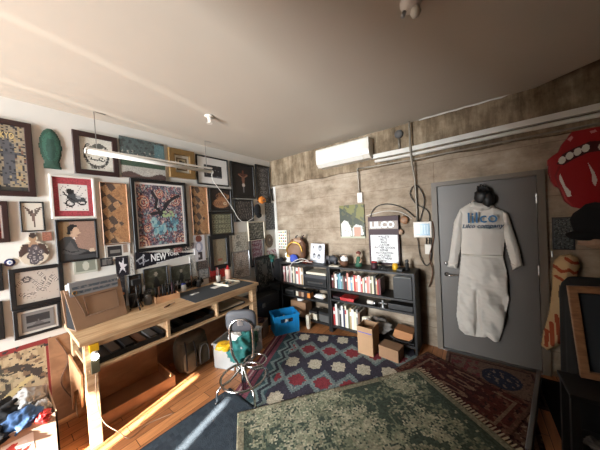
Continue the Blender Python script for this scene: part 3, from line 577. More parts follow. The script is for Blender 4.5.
hang('L', (-60, 370), (57, 408), None, p_lower, 'big unframed tattoo style poster with red border, lower left', 'poster', 'paper_poster', t=.004, res=.01)
# ---- small things under the big print
def mini(tl, br, label, paint, fr='black_wood', fw_=.01, cat='small picture', **k): return hang('L', tl, br, fr, paint, label, cat, 'small_picture', fw_=fw_, t=.012, res=.007, **k)
mini((104, 244), (130.5, 257), 'white framed strip with small dark cards under the diamond panel', lambda c: (c.rect(0, 1, 0, 1, (196, 190, 180)), c.rect(.08, .68, .15, .85, (40, 36, 38)), c.rect(.15, .6, .35, .6, (120, 114, 106)), c.rect(.74, .95, .3, .9, (150, 120, 100))), 'white_paint')
mini((73, 260), (97.5, 271), 'small grey banknote-like card above the tote bag', lambda c: (c.rect(0, 1, 0, 1, (170, 172, 156)), c.rect(.06, .94, .12, .88, (122, 126, 110)), c.ell(.5, .5, .14, .32, (176, 176, 160))), None)
mini((100, 258.5), (113, 265), 'tiny black strip of two dark photos', lambda c: (c.rect(0, 1, 0, 1, (34, 32, 34)), c.rect(.1, .45, .2, .8, (100, 96, 92)), c.rect(.55, .9, .2, .8, (84, 80, 78))), None)
mini((115, 257), (129, 274.5), 'black card with white leaping figure', lambda c: (c.rect(0, 1, 0, 1, (26, 22, 32)), c.poly([(.2, .8), (.45, .65), (.6, .9), (.62, .6), (.9, .55), (.65, .42), (.75, .12), (.5, .36), (.2, .15), (.36, .45)], (214, 206, 210))), None)
mini((129, 254.5), (134.5, 275), 'narrow white card with blurred figure beside the pennant', p_pale(21, (190, 184, 176)), None)
# ny pennant
loc, rz, w_, h_ = wallrect('L', (134.5, 250), (193, 268)); 
pA, pB, pC = at(134, 252.5, 0, 0), at(134.5, 270, 0, 0), at(193, 253, 0, 0); w_ = pC.y-pA.y; h_ = pA.z-pB.z; zt = (pC.z-pB.z)/h_
c = Cv(w_, h_, (28, 26, 34), res=.005); c.mask = c.inside([(0, 0), (0, 1), (1, zt+.03), (1, zt-.03)])
c.line([(.03, .5), (.14, .75)], .012, (170, 170, 176)); c.line([(.12, .2), (.13, .8)], .01, (170, 170, 176)); c.line([(.07, .3), (.2, .45)], .01, (150, 150, 160)); c.ell(.1, .45, .06, .16, (120, 120, 130), ring=.6)
c.line([(.33, .18), (1, zt-.06)], .008, (206, 204, 206)); c.rect(0, .012, 0, 1, (120, 120, 126))
r = thing('pennant', 'black felt pennant reading NEW YORK', 'pennant', (0, pA.y, pB.z), (0, 0, PI/2)); slab('felt', c, CLOTH, r, .006)
n1, n2 = at(158.5, 257.2, 0, 0), at(173, 253.8, 0, 0)
WL = pm('letter_white', (226, 226, 226), .7); text('NEW', .125, WL, r, (n1.y-pA.y, -.007, n1.z-pB.z), bold=.003, sx=.62); text('YORK', .068, WL, r, (n2.y-pA.y, -.007, n2.z-pB.z), bold=.0015, sx=.8)
# mirror-like dark pictures below the pennant
def p_pin(s): return lambda c: (c.rect(0, 1, 0, 1, (66, 66, 50)), c.speck(3, s, .3, (86, 86, 70)), c.poly([(.35, 0), (.42, .4), (.5, .6), (.6, .4), (.66, 0)], (34, 34, 32)), c.ell(.5, .68, .08, .12, (160, 150, 132)))
hang('L', (142.5, 269.5), (168, 284.5), 'dark_gray', p_pin(2), 'left of two olive dark pictures below the pennant', fw_=.012, t=.02)
hang('L', (169.5, 267), (191.5, 279.5), 'dark_gray', p_pin(7), 'right of two olive dark pictures below the pennant', fw_=.012, t=.02)
for i, (x0, y0, x1, y1, cc, nm) in enumerate([(169, 248.5, 172.5, 252, (60, 62, 54), 'olive grey'), (174, 246, 181.5, 251.5, (150, 66, 60), 'brick red'), (183, 244.5, 189.5, 250, (56, 50, 52), 'charcoal'), (191, 243, 196, 248, (96, 78, 80), 'mauve')]):
    mini((x0, y0), (x1, y1), nm+' sticker in the row right above the pennant', (lambda cc: lambda c: (c.rect(0, 1, 0, 1, cc), c.speck(4, 3, .5, (190, 180, 170))))(cc), None, cat='sticker')
def p_doll(c): c.a[:] = (196, 190, 192); c.ell(.45, .86, .3, .13, (120, 60, 44)); c.ell(.45, .55, .34, .2, (150, 150, 170)); c.ell(.4, .55, .2, .14, (206, 200, 206)); c.rect(.3, .7, .05, .35, (56, 48, 52)); c.ell(.4, .2, .1, .06, (180, 176, 176))
mini((193, 235.5), (205.5, 260), 'pale poster of a red haired doll-like figure', p_doll, None)
def p_tan(c): c.a[:] = (150, 134, 104); c.speck(9, 3, .7, (128, 112, 84)); c.ell(.5, .2, .2, .05, (160, 84, 56))
hang('L', (207.5, 236), (230, 266.5), 'black', p_tan, 'broad black frame around a plain tan sheet', fw_=.065, t=.03)
mini((196.5, 260), (208, 268.5), 'small black framed brown photo left of the scarlet sticker', dark_fig(4, (88, 70, 62)), 'black')
mini((198, 269), (209, 277.5), 'small slate framed photo under the brown photo', p_pale(33, (150, 154, 156)), 'dark_gray')
r = mini((209.5, 267), (224.5, 276), 'scarlet sticker with dark lettering', lambda c: (c.rect(0, 1, 0, 1, (206, 32, 30)), c.speck(9, 3, .6, (110, 16, 18), (c.v > .3) & (c.v < .75))), None, cat='sticker')
mini((208.5, 277), (222.5, 284.5), 'brown leather-coloured strip below the scarlet sticker', dark_fig(6, (150, 92, 66), (180, 120, 90)), None)
mini((224, 262), (230, 281), 'pale bluish card standing beside the silver frame', p_pale(41, (176, 182, 186)), None)
mini((192, 277), (198, 292), 'tan card on the wall at the left of the small photo stack', p_pale(44, (150, 130, 104)), None)
mini((189, 256), (196, 275), 'white card strip left of the brown photo', p_pale(47, (190, 188, 184)), None)
mini((275.2, 221), (279, 229), 'small red and white label at the room corner', lambda c: (c.rect(0, 1, 0, 1, (190, 60, 66)), c.rect(.2, .8, .3, .5, (220, 210, 205))), None, cat='label')
# orange mask and dark cap
p = at(262, 200, 0, .05); r = thing('orange_mask', 'round orange mask hung near the corner', 'mask', tuple(p), PI/2)
B().blob((0, 0, 0), (.085, .05, .07), .08, seed=2).build('face', M['orange'], r, True); B().blob((.07, .02, -.02), (.05, .02, .02), .1).build('ear', M['yellow'], r, True); B().blob((-.09, .02, -.01), (.04, .015, .015)).build('ear', M['tan_leather'], r, True); B().blob((.0, -.045, -.01), (.025, .02, .02)).build('nose', M['brown'], r, True)
p = at(257.5, 210, 0, .04); r = thing('knit_hat', 'small black knit hat hanging under the orange mask', 'hat', tuple(p), PI/2); B().blob((0, 0, 0), (.085, .045, .11), .06, seed=3).build('crown', M['black_fabric'], r, True); B().blob((.0, -.03, -.1), (.07, .02, .05), .04).build('brim', M['black_fabric'], r, True)
# ================================================================== back wall pictures
def p_green(c):
    c.a[:] = (52, 58, 38); c.put(c.v > .45+.5*(1-c.u), (112, 108, 38)); c.speck(3, 4, .4, (74, 76, 40)); c.poly([(.04, .05), (.05, .45), (.18, .55), (.34, .5), (.46, .3), (.5, .08), (.3, .0)], (206, 204, 194)); c.poly([(.5, .05), (.52, .3), (.66, .42), (.9, .36), (.96, .1)], (196, 194, 186)); c.rect(.58, .84, .05, .32, (186, 132, 106)); c.speck(9, 4, .9, (150, 140, 120), c.v < .4); c.rect(0, 1, 0, .05, (170, 170, 140))
r = hang('K', (340, 206), (366, 238), None, p_green, 'unframed green canvas with white shapes above the bookshelf', 'painting', 'canvas_painting', t=.03)
# letter sign board leaning on the shelf
r = thing('letter_sign', 'maroon sign with large LILCO letters above a white price list', 'sign', (1.965, -.07, 1.06), (0, 0, 0)); SW, SH = .43, .70
B().box(0, SW, 0, .03, 0, SH, .003).build('board', M['maroon'], r)
c = Cv(SW-.05, .40, (222, 222, 220), nx=30); slab('list_panel', c, PAPER, r, .004, loc=(.03, 0, .03)).visible_shadow = True
DK = pm('ink', (40, 34, 44), .7)
LP_ = [o_ for o_ in r.children if o_.name.startswith('list_panel')][0]
for k, s_ in enumerate(['WALLETS', 'BELTS', 'BAGS', 'CUSTOM', 'LEATHER GOODS', 'REPAIR', 'RESTORATION', 'HOLSTERS', 'FOOTWEAR', 'ETC.']): text(s_, .044, DK, r, (.22, -.0045, .402-k*.039), sx=.85, bold=.0012, ext=.0006); under(bpy.context.scene.objects[-1] if False else LAST[0], LP_)
SB = Cv(SW-.02, .115, (150, 132, 118), nx=20); ls_ = slab('letter_strip', SB, PAPER, r, .003, loc=(.01, 0, .515)); text('LILCO', .125, WL, r, (.205, -.004, .572), sx=1.0, bold=.006, ext=.002); under(LAST[0], ls_)
for px_, py_, rr_, cc in ((404, 220, .055, 'oak'), (400, 232, .04, 'tan_leather')):
    q = at(px_, py_, 1, -.05); r = thing('wooden_disc' if cc == 'oak' else 'leather_ball', 'round wooden disc hooked at the upper right of the sign' if cc == 'oak' else 'small tan leather lump at the right edge of the sign', 'ornament', tuple(q)); B().blob((0, 0, 0), (rr_, .02, rr_), .06, seed=5).build('body', M[cc], r, True); B().tube([(0, .0, rr_), (0.0, .02, rr_+.03), (0, .05, rr_+.03)], .003).build('loop', M['cable_black'], r)
# dotted poster at the corner
def p_dots(c):
    c.a[:] = (222, 220, 206); pal = [(40, 40, 44), (206, 176, 50), (60, 120, 80), (190, 60, 50)]
    for i in range(4):
        for j in range(6): c.ell(.14+.24*i, .1+.16*j, .075, .045, pal[(i*7+j*3) % 4])
r = hang('K', (278, 230.5), (287.5, 249), None, p_dots, 'white poster with coloured dots at the corner of the concrete wall', 'poster', 'paper_poster', t=.006, d=.012)
hang('K', (289, 230), (290.5, 249), None, dark_fig(9, (96, 92, 76)), 'narrow olive card right beside the dotted poster', 'poster', 'paper_strip', t=.006)
hang('K', (551.5, 217.5), (575, 250), 'dark_gray', dark_fig(31, (70, 78, 82), (104, 108, 104)), 'small grey green picture between the door and the striped stocking', fw_=.012, t=.015)
# tongue sign
O = [(548.4, 160), (554, 155), (559.5, 151.5), (563, 144), (568, 138), (575, 128), (580, 127), (585, 129), (590, 126), (597, 124), (604, 127), (610, 134), (620, 140), (630, 150), (628, 160), (621, 172), (616, 184), (610, 195), (604, 203), (594, 208), (584, 209), (574, 207), (566, 201), (560.7, 188), (556, 186), (552, 181), (549.5, 172)]
q = [at(x_, y_, 1, -.06) for x_, y_ in O]; x0 = min(v.x for v in q); x1 = max(v.x for v in q); z0 = min(v.z for v in q); z1 = max(v.z for v in q)
def U(x_, y_, yy=-.06): v = at(x_, y_, 1, yy); return ((v.x-x0)/(x1-x0), (v.z-z0)/(z1-z0))
def UP_(P): return [U(*p_) for p_ in P]
c = Cv(x1-x0, z1-z0, (150, 8, 16), res=.0045); c.mask = c.inside([((v.x-x0)/(x1-x0), (v.z-z0)/(z1-z0)) for v in q])
c.poly(UP_([(557, 164), (563, 154), (574, 148), (590, 141), (606, 140), (618, 147), (612, 154), (600, 151), (590, 152), (576, 158), (564, 165)]), (60, 8, 14))
for tx, ty in ((562.5, 160), (570, 155.5), (578, 151.5), (586, 148), (603, 146), (611, 149)): a_ = U(tx, ty); c.ell(a_[0], a_[1], .052, .045, (200, 196, 186), 30)
c.poly(UP_([(560, 172), (566, 186), (571, 191), (572, 196), (568, 197), (565, 190), (560, 180)]), (206, 196, 190)); c.poly(UP_([(588, 162), (595, 172), (598, 180), (596, 186), (593, 183), (592, 174)]), (206, 196, 190)); c.poly(UP_([(568, 139), (572, 135), (574, 137), (571, 141)]), (190, 120, 120)); c.poly(UP_([(590, 131), (596, 129), (598, 131), (592, 133)]), (190, 120, 120))
c.line(UP_([(560, 166), (556, 176), (560, 186)]), .014, (120, 6, 12))
r = thing('lips_sign', 'red sign shaped as open lips with tongue out', 'sign', (x0, -.0, z0)); slab('lips', c, painted('gloss_red', .5), r, .035, puff(c, .02), smooth=True, sat=.95)
# striped stocking
O = [(556, 262), (562, 257), (572, 255), (580, 259), (582, 268), (578, 280), (574, 292), (575, 305), (578, 318), (576, 330), (570, 341), (560, 349), (549, 353), (543, 348), (545, 335), (549, 322), (552, 308), (554, 292), (554, 275)]
YY = -.10; q = [at(x_, y_, 1, YY) for x_, y_ in O]; x0 = min(v.x for v in q); x1 = max(v.x for v in q); z0 = min(v.z for v in q); z1 = max(v.z for v in q)
c = Cv(x1-x0, z1-z0, (196, 158, 108), res=.006); c.mask = c.inside([((v.x-x0)/(x1-x0), (v.z-z0)/(z1-z0)) for v in q])
R_ = (168, 66, 34)
for P in ([(556, 267), (562, 272), (567, 271)], [(567, 259), (573, 263), (580, 264)], [(569, 270), (575, 274), (580, 273)], [(557, 277), (564, 281)], [(548, 332), (547, 347)], [(552, 324), (553, 346)], [(557, 316), (560, 344)], [(563, 308), (566, 339)], [(569, 302), (572, 331)], [(574, 306), (576, 318)]): c.line(UP_(P) if False else [U(a_, b_, YY) for a_, b_ in P], .05, R_)
for P in ([(560, 286), (559, 300)], [(565, 284), (564, 298)]): c.line([U(a_, b_, YY) for a_, b_ in P], .008, (110, 84, 60))
r = thing('striped_stocking', 'cream stocking with rust red stripes hanging right of the door', 'stocking', (x0, -.02, z0)); slab('stocking', c, CLOTH, r, .02, puff(c, .06), smooth=True); B().tube([(.10, -.0, z1-z0-.04), (.10, .010, z1-z0+.02)], .006).build('hook', M['steel'], r)
q = at(594, 243, 1, -.10); r = thing('tan_cloth', 'tan cloth hanging between black hat and striped stocking', 'cloth', tuple(q)); B().crumple((0.03, 0, 0), (.13, .05, .06), 5).build('cloth', M['tan_leather'], r, True)
# black hat
q = at(592, 222, 1, -.09); r = thing('black_hat', 'black hat hanging under the lips sign at the right edge', 'hat', tuple(q)); B().blob((0.02, 0, 0), (.16, .07, .17), .07, seed=4).build('crown', M['black_fabric'], r, True); B().blob((-.03, -.02, -.12), (.15, .05, .05), .05).build('brim', M['black_fabric'], r, True)
# ---- coverall on the door
def poly_local(O, yy):
    q = [at(x_, y_, 1, yy) for x_, y_ in O]; x0 = min(v.x for v in q); x1 = max(v.x for v in q); z0 = min(v.z for v in q); z1 = max(v.z for v in q)
    return q, x0, x1, z0, z1
cov = thing('coverall', 'white coverall with blue back lettering hanging on the grey door', 'coverall', (3.2, -.03, 1.0))
def piece(name, O, T, yy, wrf=None, t=.01, col=(216, 208, 197)):
    q, x0, x1, z0, z1 = poly_local(O, yy); c = Cv(x1-x0, z1-z0, col, res=.0055); c.mask = c.inside([((v.x-x0)/(x1-x0), (v.z-z0)/(z1-z0)) for v in q]); wr = None
    if wrf is not None: wr = wrf(c, x0, z0)
    return slab(name, c, CLOTH, cov, t, puff(c, T, wr), loc=(x0-3.2, 0, z0-1.0), smooth=True, back=-.0)
def wr_body(c, x0, z0):
    X = x0+c.u*c.W; Z = z0+c.v*c.H; w1 = .011*np.sin(17*X+5*Z+3*np.sin(5*Z+2)) + .006*np.sin(19*Z+5*np.sin(8*X)) + .006*c.noise(4, 3) - .045*np.exp(-((X-3.225)/.022)**2)*np.clip((.88-Z)/.1, 0, 1) + .018*np.sin(22*X+14*Z)*np.clip((.95-Z)/.3, 0, 1)*np.abs(X-3.22)*4; return w1*np.clip((1.5-Z)/.4, .35, 1.4)
body = [(470, 203), (474, 207), (484, 208.5), (492, 206), (503, 211), (507, 222), (505, 240), (503, 257), (507, 272), (509, 301), (504, 327), (499, 342.5), (494, 342), (487, 337), (486, 338), (476, 337.5), (465, 335), (459, 329), (456.5, 316), (458, 290), (461, 257), (461, 238), (458, 222), (460, 209)]
piece('body', body, .075, -.06, wr_body)
piece('sleeve', [(460, 209), (464, 214), (463, 232), (460, 250), (457, 268), (448, 266.5), (451, 245), (454, 222)], .05, -.05, wr_body)
piece('sleeve', [(502, 210.5), (508, 214), (513, 230), (519, 248), (522.5, 265), (513, 269), (508, 252), (503, 232)], .05, -.05, wr_body)
piece('cuff', [(448, 261), (457.5, 262.5), (457, 268.5), (447.5, 267)], .058, -.05); piece('cuff', [(511, 264), (521.5, 260), (523, 266), (513, 270)], .058, -.05)
piece('collar', [(472, 201), (480, 203), (490, 203), (494, 206), (490, 210), (480, 211.5), (473, 209), (469.5, 206)], .085, -.06)
q, q2 = at(462, 255, 1, -.1), at(503, 257, 1, -.1); B().box(q.x-3.2, q2.x-3.2, -.092, -.02, q.z-1.0-.012, q.z-1.0+.012, .01).build('waist_seam', M['cream_cloth'], cov)
q = at(482, 221.5, 1, -.11); BL1 = pm('lettering_blue', (62, 110, 150), .8)
text('lilco', .17, BL1, cov, (q.x-3.2, -.114, q.z-1.0+.04), ext=.002, bold=.0015, sx=.98); text('Lilco company', .062, pm('lettering_dark_blue', (40, 70, 96), .8), cov, (q.x-3.2-.005, -.113, q.z-1.05), ext=.002, bold=.0015, shear=.3); text('los angeles', .032, M['teal'], cov, (q.x-3.2+.03, -.11, q.z-1.07), ext=.002)
r = thing('glove_bunch', 'bunch of dark work gloves on the hook above the coverall', 'gloves', (at(484, 196, 1, -.07).x, -.07, at(484, 196, 1, -.07).z))
B().blob((-.01, -.0, .0), (.075, .05, .085), .12, seed=8).blob((.035, -.03, -.05), (.055, .045, .075), .12, seed=3).build('palm', M['black'], r, True)
for k in range(5): B().tube([(-.05+.022*k, -.02, .05), (-.055+.022*k, -.03, .11-.01*abs(k-2)), (-.05+.022*k, -.035, .135-.015*abs(k-1))], [.013, .012, .008], 7).build('finger', M['black'], r, True)
B().tube([(0, .04, .10), (0, .0, .13), (0, -.02, .12)], .005).build('hook', M['steel'], r)
# ================================================================== floor coverings
def rug(name, label, cat, loc, rz, w_, h_, paint, z, wave=.0, res=.012, t=.006, fringe=None, mask=None):
    r = thing(name, label, cat, (loc[0], loc[1], z), (0, 0, rz)); c = Cv(w_, h_, (100, 100, 100), res=res); paint(c)
    if mask is not None: c.mask = mask(c)
    hv = None
    if wave: hv = np.zeros((c.ny+1, c.nx+1)); Y_, X_ = np.mgrid[0:c.ny+1, 0:c.nx+1]; hv = wave*(.5+.5*np.sin(X_*.06+2*np.sin(Y_*.03)))
    slab('pile', c, RUG, r, t, hv, rot=(-PI/2, 0, 0), smooth=True)
    if fringe: 
        for side in fringe: 
            n_ = 90; b_ = B(); rd = random.Random(3)
            for k in range(n_):
                f = (k+.5)/n_
                if side in 'LR': x_ = 0 if side == 'L' else w_; s_ = -1 if side == 'L' else 1; L_ = rd.uniform(.05, .075); y_ = f*h_; b_.prism([(x_, y_-.008), (x_+s_*L_, y_-.004+rd.uniform(-.006, .006)), (x_+s_*L_, y_+.005), (x_, y_+.008)], (.0, .004), 2)
                else: y_ = 0 if side == 'B' else h_; s_ = -1 if side == 'B' else 1; L_ = rd.uniform(.05, .075); x_ = f*w_; b_.prism([(x_-.008, y_), (x_-.004, y_+s_*L_), (x_+.005, y_+s_*L_), (x_+.008, y_)], (.0, .004), 2)
            b_.build('fringe', M['fringe'], r)
    return r
M['fringe'] = pm('fringe', (176, 160, 134), .95)
A1 = math.radians(21.7)
def p_kilim(c):
    E1 = c.u*c.W-.60; E2 = 1.45-(c.v*c.H)             # metres from the first red star
    c.a[:] = (62, 58, 72)
    def star(u, v, sx, sy, step):
        q = np.abs(u)/sx+np.abs(v)/sy; return np.floor(q*step)/step
    ia = .285; ib = .30
    for row in range(-2, 7):
        off = 0 if row % 2 == 0 else .5
        d1 = (E1/ia-off); d1 = (d1-np.round(d1))*ia; d2 = E2-row*ib; col = row % 2
        q = np.abs(d1)/.16+np.abs(d2)/.21; qs = np.abs(np.round(d1/.02)*.02)/.16+np.abs(np.round(d2/.025)*.025)/.21
        a1, a2 = np.abs(np.round(d1/.016)*.016), np.abs(np.round(d2/.016)*.016)*.95; sq = np.minimum(a1+a2, np.maximum(a1, a2)*1.42)
        if col == 0:
            c.put(qs < 1.0, (104, 122, 122)); c.put((qs < .80), (128, 138, 134)); c.put((qs < .62) & (row % 4 != 0), (76, 96, 104)); c.put(sq < .10, (140, 48, 56))
        else: c.put(sq < .095, (186, 176, 152))
    c.put(E1 < -.26, (52, 76, 82)); z_ = np.abs(((E2/.24) % 1)-.5)*2; c.put((E1 < -.30+.10*z_) & (E1 > -.42+.1*z_), (108, 126, 124)); c.put((E1 < -.33+.08*z_) & (E1 > -.37+.08*z_), (48, 50, 60)); c.put(E1 < -.44, (124, 62, 76)); c.put((E1 < -.49) & (E1 > -.51), (60, 44, 52)); c.put((E1 < -.55) & (E1 > -.57), (176, 140, 140)); c.grain(.12)
e1 = Vector((math.cos(A1), math.sin(A1), 0)); e2 = Vector((math.sin(A1), -math.cos(A1), 0)); o_ = Vector((1.376, -.933, 0))-.60*e1+1.45*e2
rug('kilim_rug', 'blue kilim rug with red and cream stepped stars', 'rug', o_, A1, 1.95, 1.88, p_kilim, .0, res=.011)
GA = math.atan2(1.53, 1.24); ga = Vector((math.cos(GA), math.sin(GA), 0)); gb = Vector((math.sin(GA), -math.cos(GA), 0))  # ga along the far edge, gb away
gp = Vector((1.41, -2.15, 0))+gb*2.6
def rl_(x_, y_): p_ = at(x_, y_, 2, .02)-gp; return (p_.dot(ga), -p_.dot(gb))
def p_greenrug(c):
    c.a[:] = (66, 78, 66); X = c.u*c.W; Y = c.v*c.H; dx = np.minimum(X, c.W-X); dy = np.minimum(Y, c.H-Y); d = np.minimum(dx, dy)
    c.put(d < .05, (124, 116, 92)); c.put((d > .05) & (d < .10), (62, 72, 60)); rd = random.Random(9)
    def flower(x, y, r_, col, k=6):
        m = np.zeros_like(c.mask); rr = np.hypot(X-x, Y-y); th = np.arctan2(Y-y, X-x); return (rr < r_*(.65+.35*np.cos(k*th+x*9))) & ~(rr < r_*.25)
    for k in range(16):
        for x_, y_ in ((c.W*k/15, .22), (c.W*k/15, c.H-.22), (.22, c.H*k/15), (c.W-.22, c.H*k/15)):
            m = flower(x_, y_, .075, 0, 5); c.put(m & (d > .10) & (d < .34), (112, 116, 90))
    fld = d > .38
    for k in range(160):
        x_, y_ = rd.uniform(.4, c.W-.4), rd.uniform(.4, c.H-.4); m = flower(x_, y_, rd.uniform(.03, .07), 0, rd.choice([5, 6, 8])); dd = math.hypot((x_-c.W/2)/.75, (y_-1.25)/.8)
        if dd < 1 or rd.random() < .35: c.put(m & fld, rd.choice([(150, 144, 114), (132, 132, 104), (116, 122, 94), (98, 104, 84)]))
    for bx_, by_, br_ in [(*rl_(300, 442), .26), (*rl_(262, 412), .16), (*rl_(352, 418), .20), (*rl_(402, 384), .17), (*rl_(325, 396), .15), (*rl_(425, 424), .2), (*rl_(300, 410), .14), (*rl_(380, 446), .2)]:
        for k in range(int(420*br_)):
            x_, y_ = rd.gauss(bx_, br_*.5), rd.gauss(by_, br_*.5); m = flower(x_, y_, rd.uniform(.022, .05), 0, rd.choice([5, 6, 7])); c.put(m, rd.choice([(150, 146, 118), (138, 138, 110), (120, 126, 100), (162, 156, 128)]))
        a_ = np.arctan2(Y-by_, X-bx_); rr_ = np.hypot(X-bx_, Y-by_); c.put(np.abs(rr_-br_*1.25*(1+.1*np.sin(6*a_))) < .009, (112, 116, 92))
    for k in range(400): x_, y_ = rd.uniform(.1, c.W-.1), rd.uniform(.1, c.H-.1); c.put((np.hypot(X-x_, Y-y_) < .012), (134, 130, 104))
    c.grain(.15)
gp = Vector((1.41, -2.15, 0))+gb*2.6
rug('green_rug', 'large dark green floral rug with cream fringe in the foreground', 'rug', gp, GA, 1.97, 2.6, p_greenrug, .0125, wave=.004, res=.014, t=.006, fringe='R')
def p_redrug(c):
    c.a[:] = (84, 36, 30); X = c.u*c.W; Y = c.v*c.H; d = np.minimum(np.minimum(X, c.W-X), np.minimum(Y, c.H-Y)); c.put(d < .04, (96, 62, 48)); c.speck(9, 3, .45, (112, 72, 56)); c.speck(13, 7, .7, (52, 28, 30)); c.put((d > .10) & (d < .12), (120, 92, 72))
    for k in range(4): c.ell(.5, .14+.24*k, .25, .10, (66, 30, 30)); c.ell(.5, .14+.24*k, .14, .06, (128, 92, 70)); c.ell(.5, .14+.24*k, .07, .03, (60, 30, 34))
    c.grain(.15)
P0 = Vector((2.70, -.20, 0)); RD = (Vector((3.62, -.62, 0))-P0); ra = math.atan2(RD.y, RD.x)
rl = RD.length
gd = Vector((-math.sin(ra), math.cos(ra), 0)); ro = P0-gd*.62
rug('red_rug', 'dark red oriental rug between green rug and door', 'rug', ro, ra, 1.0, .62, p_redrug, .0065, res=.012, t=.005)
def p_mat(c):
    c.a[:] = (112, 84, 70); X = c.u*c.W; Y = c.v*c.H; d = np.minimum(np.minimum(X, c.W-X), np.minimum(Y, c.H-Y)); c.put((d > .03) & (d < .05), (74, 40, 38)); c.ell(.62, .5, .2, .3, (44, 48, 66)); c.speck(11, 3, .5, (120, 100, 90), c.ellm(.62, .5, .17, .25)); c.speck(8, 4, .2, (116, 52, 54), (c.u < .4) & (d > .06)); c.speck(12, 5, .6, (80, 60, 54), (c.u > .84)); c.grain(.15)
rug('door_mat', 'small patterned rug with dark blue medallion against the door', 'rug', (2.9, -.62), 0, .80, .57, p_mat, 0.0, res=.01, t=.005)
def p_third(c): c.a[:] = (92, 60, 48); c.speck(7, 3, .3, (60, 30, 30)); c.speck(11, 8, .8, (130, 104, 84)); X = c.u*c.W; Y = c.v*c.H; d = np.minimum(np.minimum(X, c.W-X), np.minimum(Y, c.H-Y)); c.put((d > .04) & (d < .06), (140, 110, 88)); c.grain(.15)
rug('patterned_rug', 'brown bordered rug beyond the end of the dark red rug', 'rug', (3.0, -1.5), 0, .58, .87, p_third, 0.0, res=.012, t=.005)
rug('blue_mat', 'plain slate blue floor cloth in front of the desk', 'mat', (.98, -3.6), math.radians(-3), .95, 1.62, lambda c: (c.rect(0, 1, 0, 1, (56, 66, 76)), c.speck(4, 2, .6, (50, 59, 69)), c.grain(.06)), 0.0, wave=.004, res=.03, t=.004)
# ================================================================== desk
desk = thing('workbench', 'long wooden workbench against the picture wall', 'desk', (0.02, -3.06, 0)); D0 = .02
B().box(.0, .68, 0, 1.90, .86, .90, .003).build('top', M['desk_wood'], desk)
B().box(.62, .665, .03, 1.87, .815, .86, .003).build('front_rail', M['desk_wood'], desk)
B().box(.02, .66, .05, 1.85, .62, .645, .002).build('shelf', M['desk_wood'], desk)
for y in (.655, 1.22): B().box(.05, .66, y, y+.025, .645, .86).build('divider', M['desk_wood'], desk)
for x, y in ((.57, .03), (.57, 1.79), (.03, .03), (.03, 1.79)): B().box(x, x+.085, y, y+.075, 0, .86, .004).build('leg', M['desk_wood'], desk)
B().box(.06, .57, .06, .08, .20, .29).build('side_rail', M['desk_wood'], desk); B().box(.06, .57, 1.81, 1.83, .2, .29).build('side_rail', M['desk_wood'], desk)
B().prism([(.03, .60), (.60, .60), (.52, .30), (.42, .42), (.2, .3), (.03, .05)], (.02, .008), 1).build('side_panel', M['ply'], desk)
B().box(.03, .045, .10, 1.83, .36, .5).build('back_rail', M['ply'], desk)
r = thing('plywood_sheet', 'brown plywood sheet against the wall behind and left of the workbench legs', 'plywood sheet', (.0, -3.17, 0)); B().box(.002, .016, 0, 1.95, 0, .80).build('sheet', wood('aged_ply', (132, 96, 70), (164, 124, 92), (6, 2, 3)), r); B().tube(smoothpath([(.02, .05, .78), (.022, .12, .55), (.022, .06, .35), (.022, .14, .12)]), .004, 6).build('dark_seam', M['brown'], r, True)
def dark_tray(x, y0, y1, label):
    r = thing('drawer_tray', label, 'tray', (x, y0, .6455)); L = y1-y0
    B().box(.0, .5, 0, L, 0, .006).box(0, .5, 0, .012, 0, .07).box(0, .5, L-.012, L, 0, .07).box(.49, .5, 0, L, 0, .045).build('tray', M['black_wood'], r)
    for k in range(5): B().box(.1+.02*k, .42, .05+k*L/5.5, .05+k*L/5.5+.07, .006, .02+.008*(k % 3)).build('tool', M[['dark_gray', 'steel', 'black', 'brown', 'lead'][k]], r)
dark_tray(.14, -2.99, -2.42, 'black tray in the left bay under the workbench top'); dark_tray(.14, -2.36, -1.86, 'black tray in the middle bay under the workbench top')
r = thing('paper_folder', 'dark folder of papers in the right bay under the workbench top', 'folder', (.2, -1.78, .6455)); B().box(0, .42, 0, .42, 0, .03).build('folder', M['dark_gray'], r); B().box(.02, .44, .02, .38, .03, .04).build('papers', M['pale'], r)
# clamp lamp on the front leg
r = thing('clamp_lamp', 'small lit clamp light with yellow grip at the left front corner of the workbench', 'lamp', (.683, -2.975, .80))
B().box(0.002, .03, -.03, .03, -.01, .05, .004).build('clamp', M['yellow'], r); B().tube([(.02, 0, -.01), (.03, 0, -.03)], .02, 12).build('socket', M['white_plastic'], r, True)
M['bulb'] = pm('bulb', (255, 250, 235), .3, emit=14); B().blob((.034, 0, -.05), (.024, .024, .026)).build('bulb', M['bulb'], r, True)
B().box(.003, .02, -.025, .028, -.19, -.08, .003).build('power_box', M['olive'], r)
B().tube(smoothpath([(.015, 0, -.19), (.03, -.01, -.4), (.04, .02, -.6), (.1, .1, -.72), (.16, .16, -.787), (.12, .3, -.794), (.2, .5, -.794)], 5), .003, 6).build('cord', M['tan_leather'], r, True)
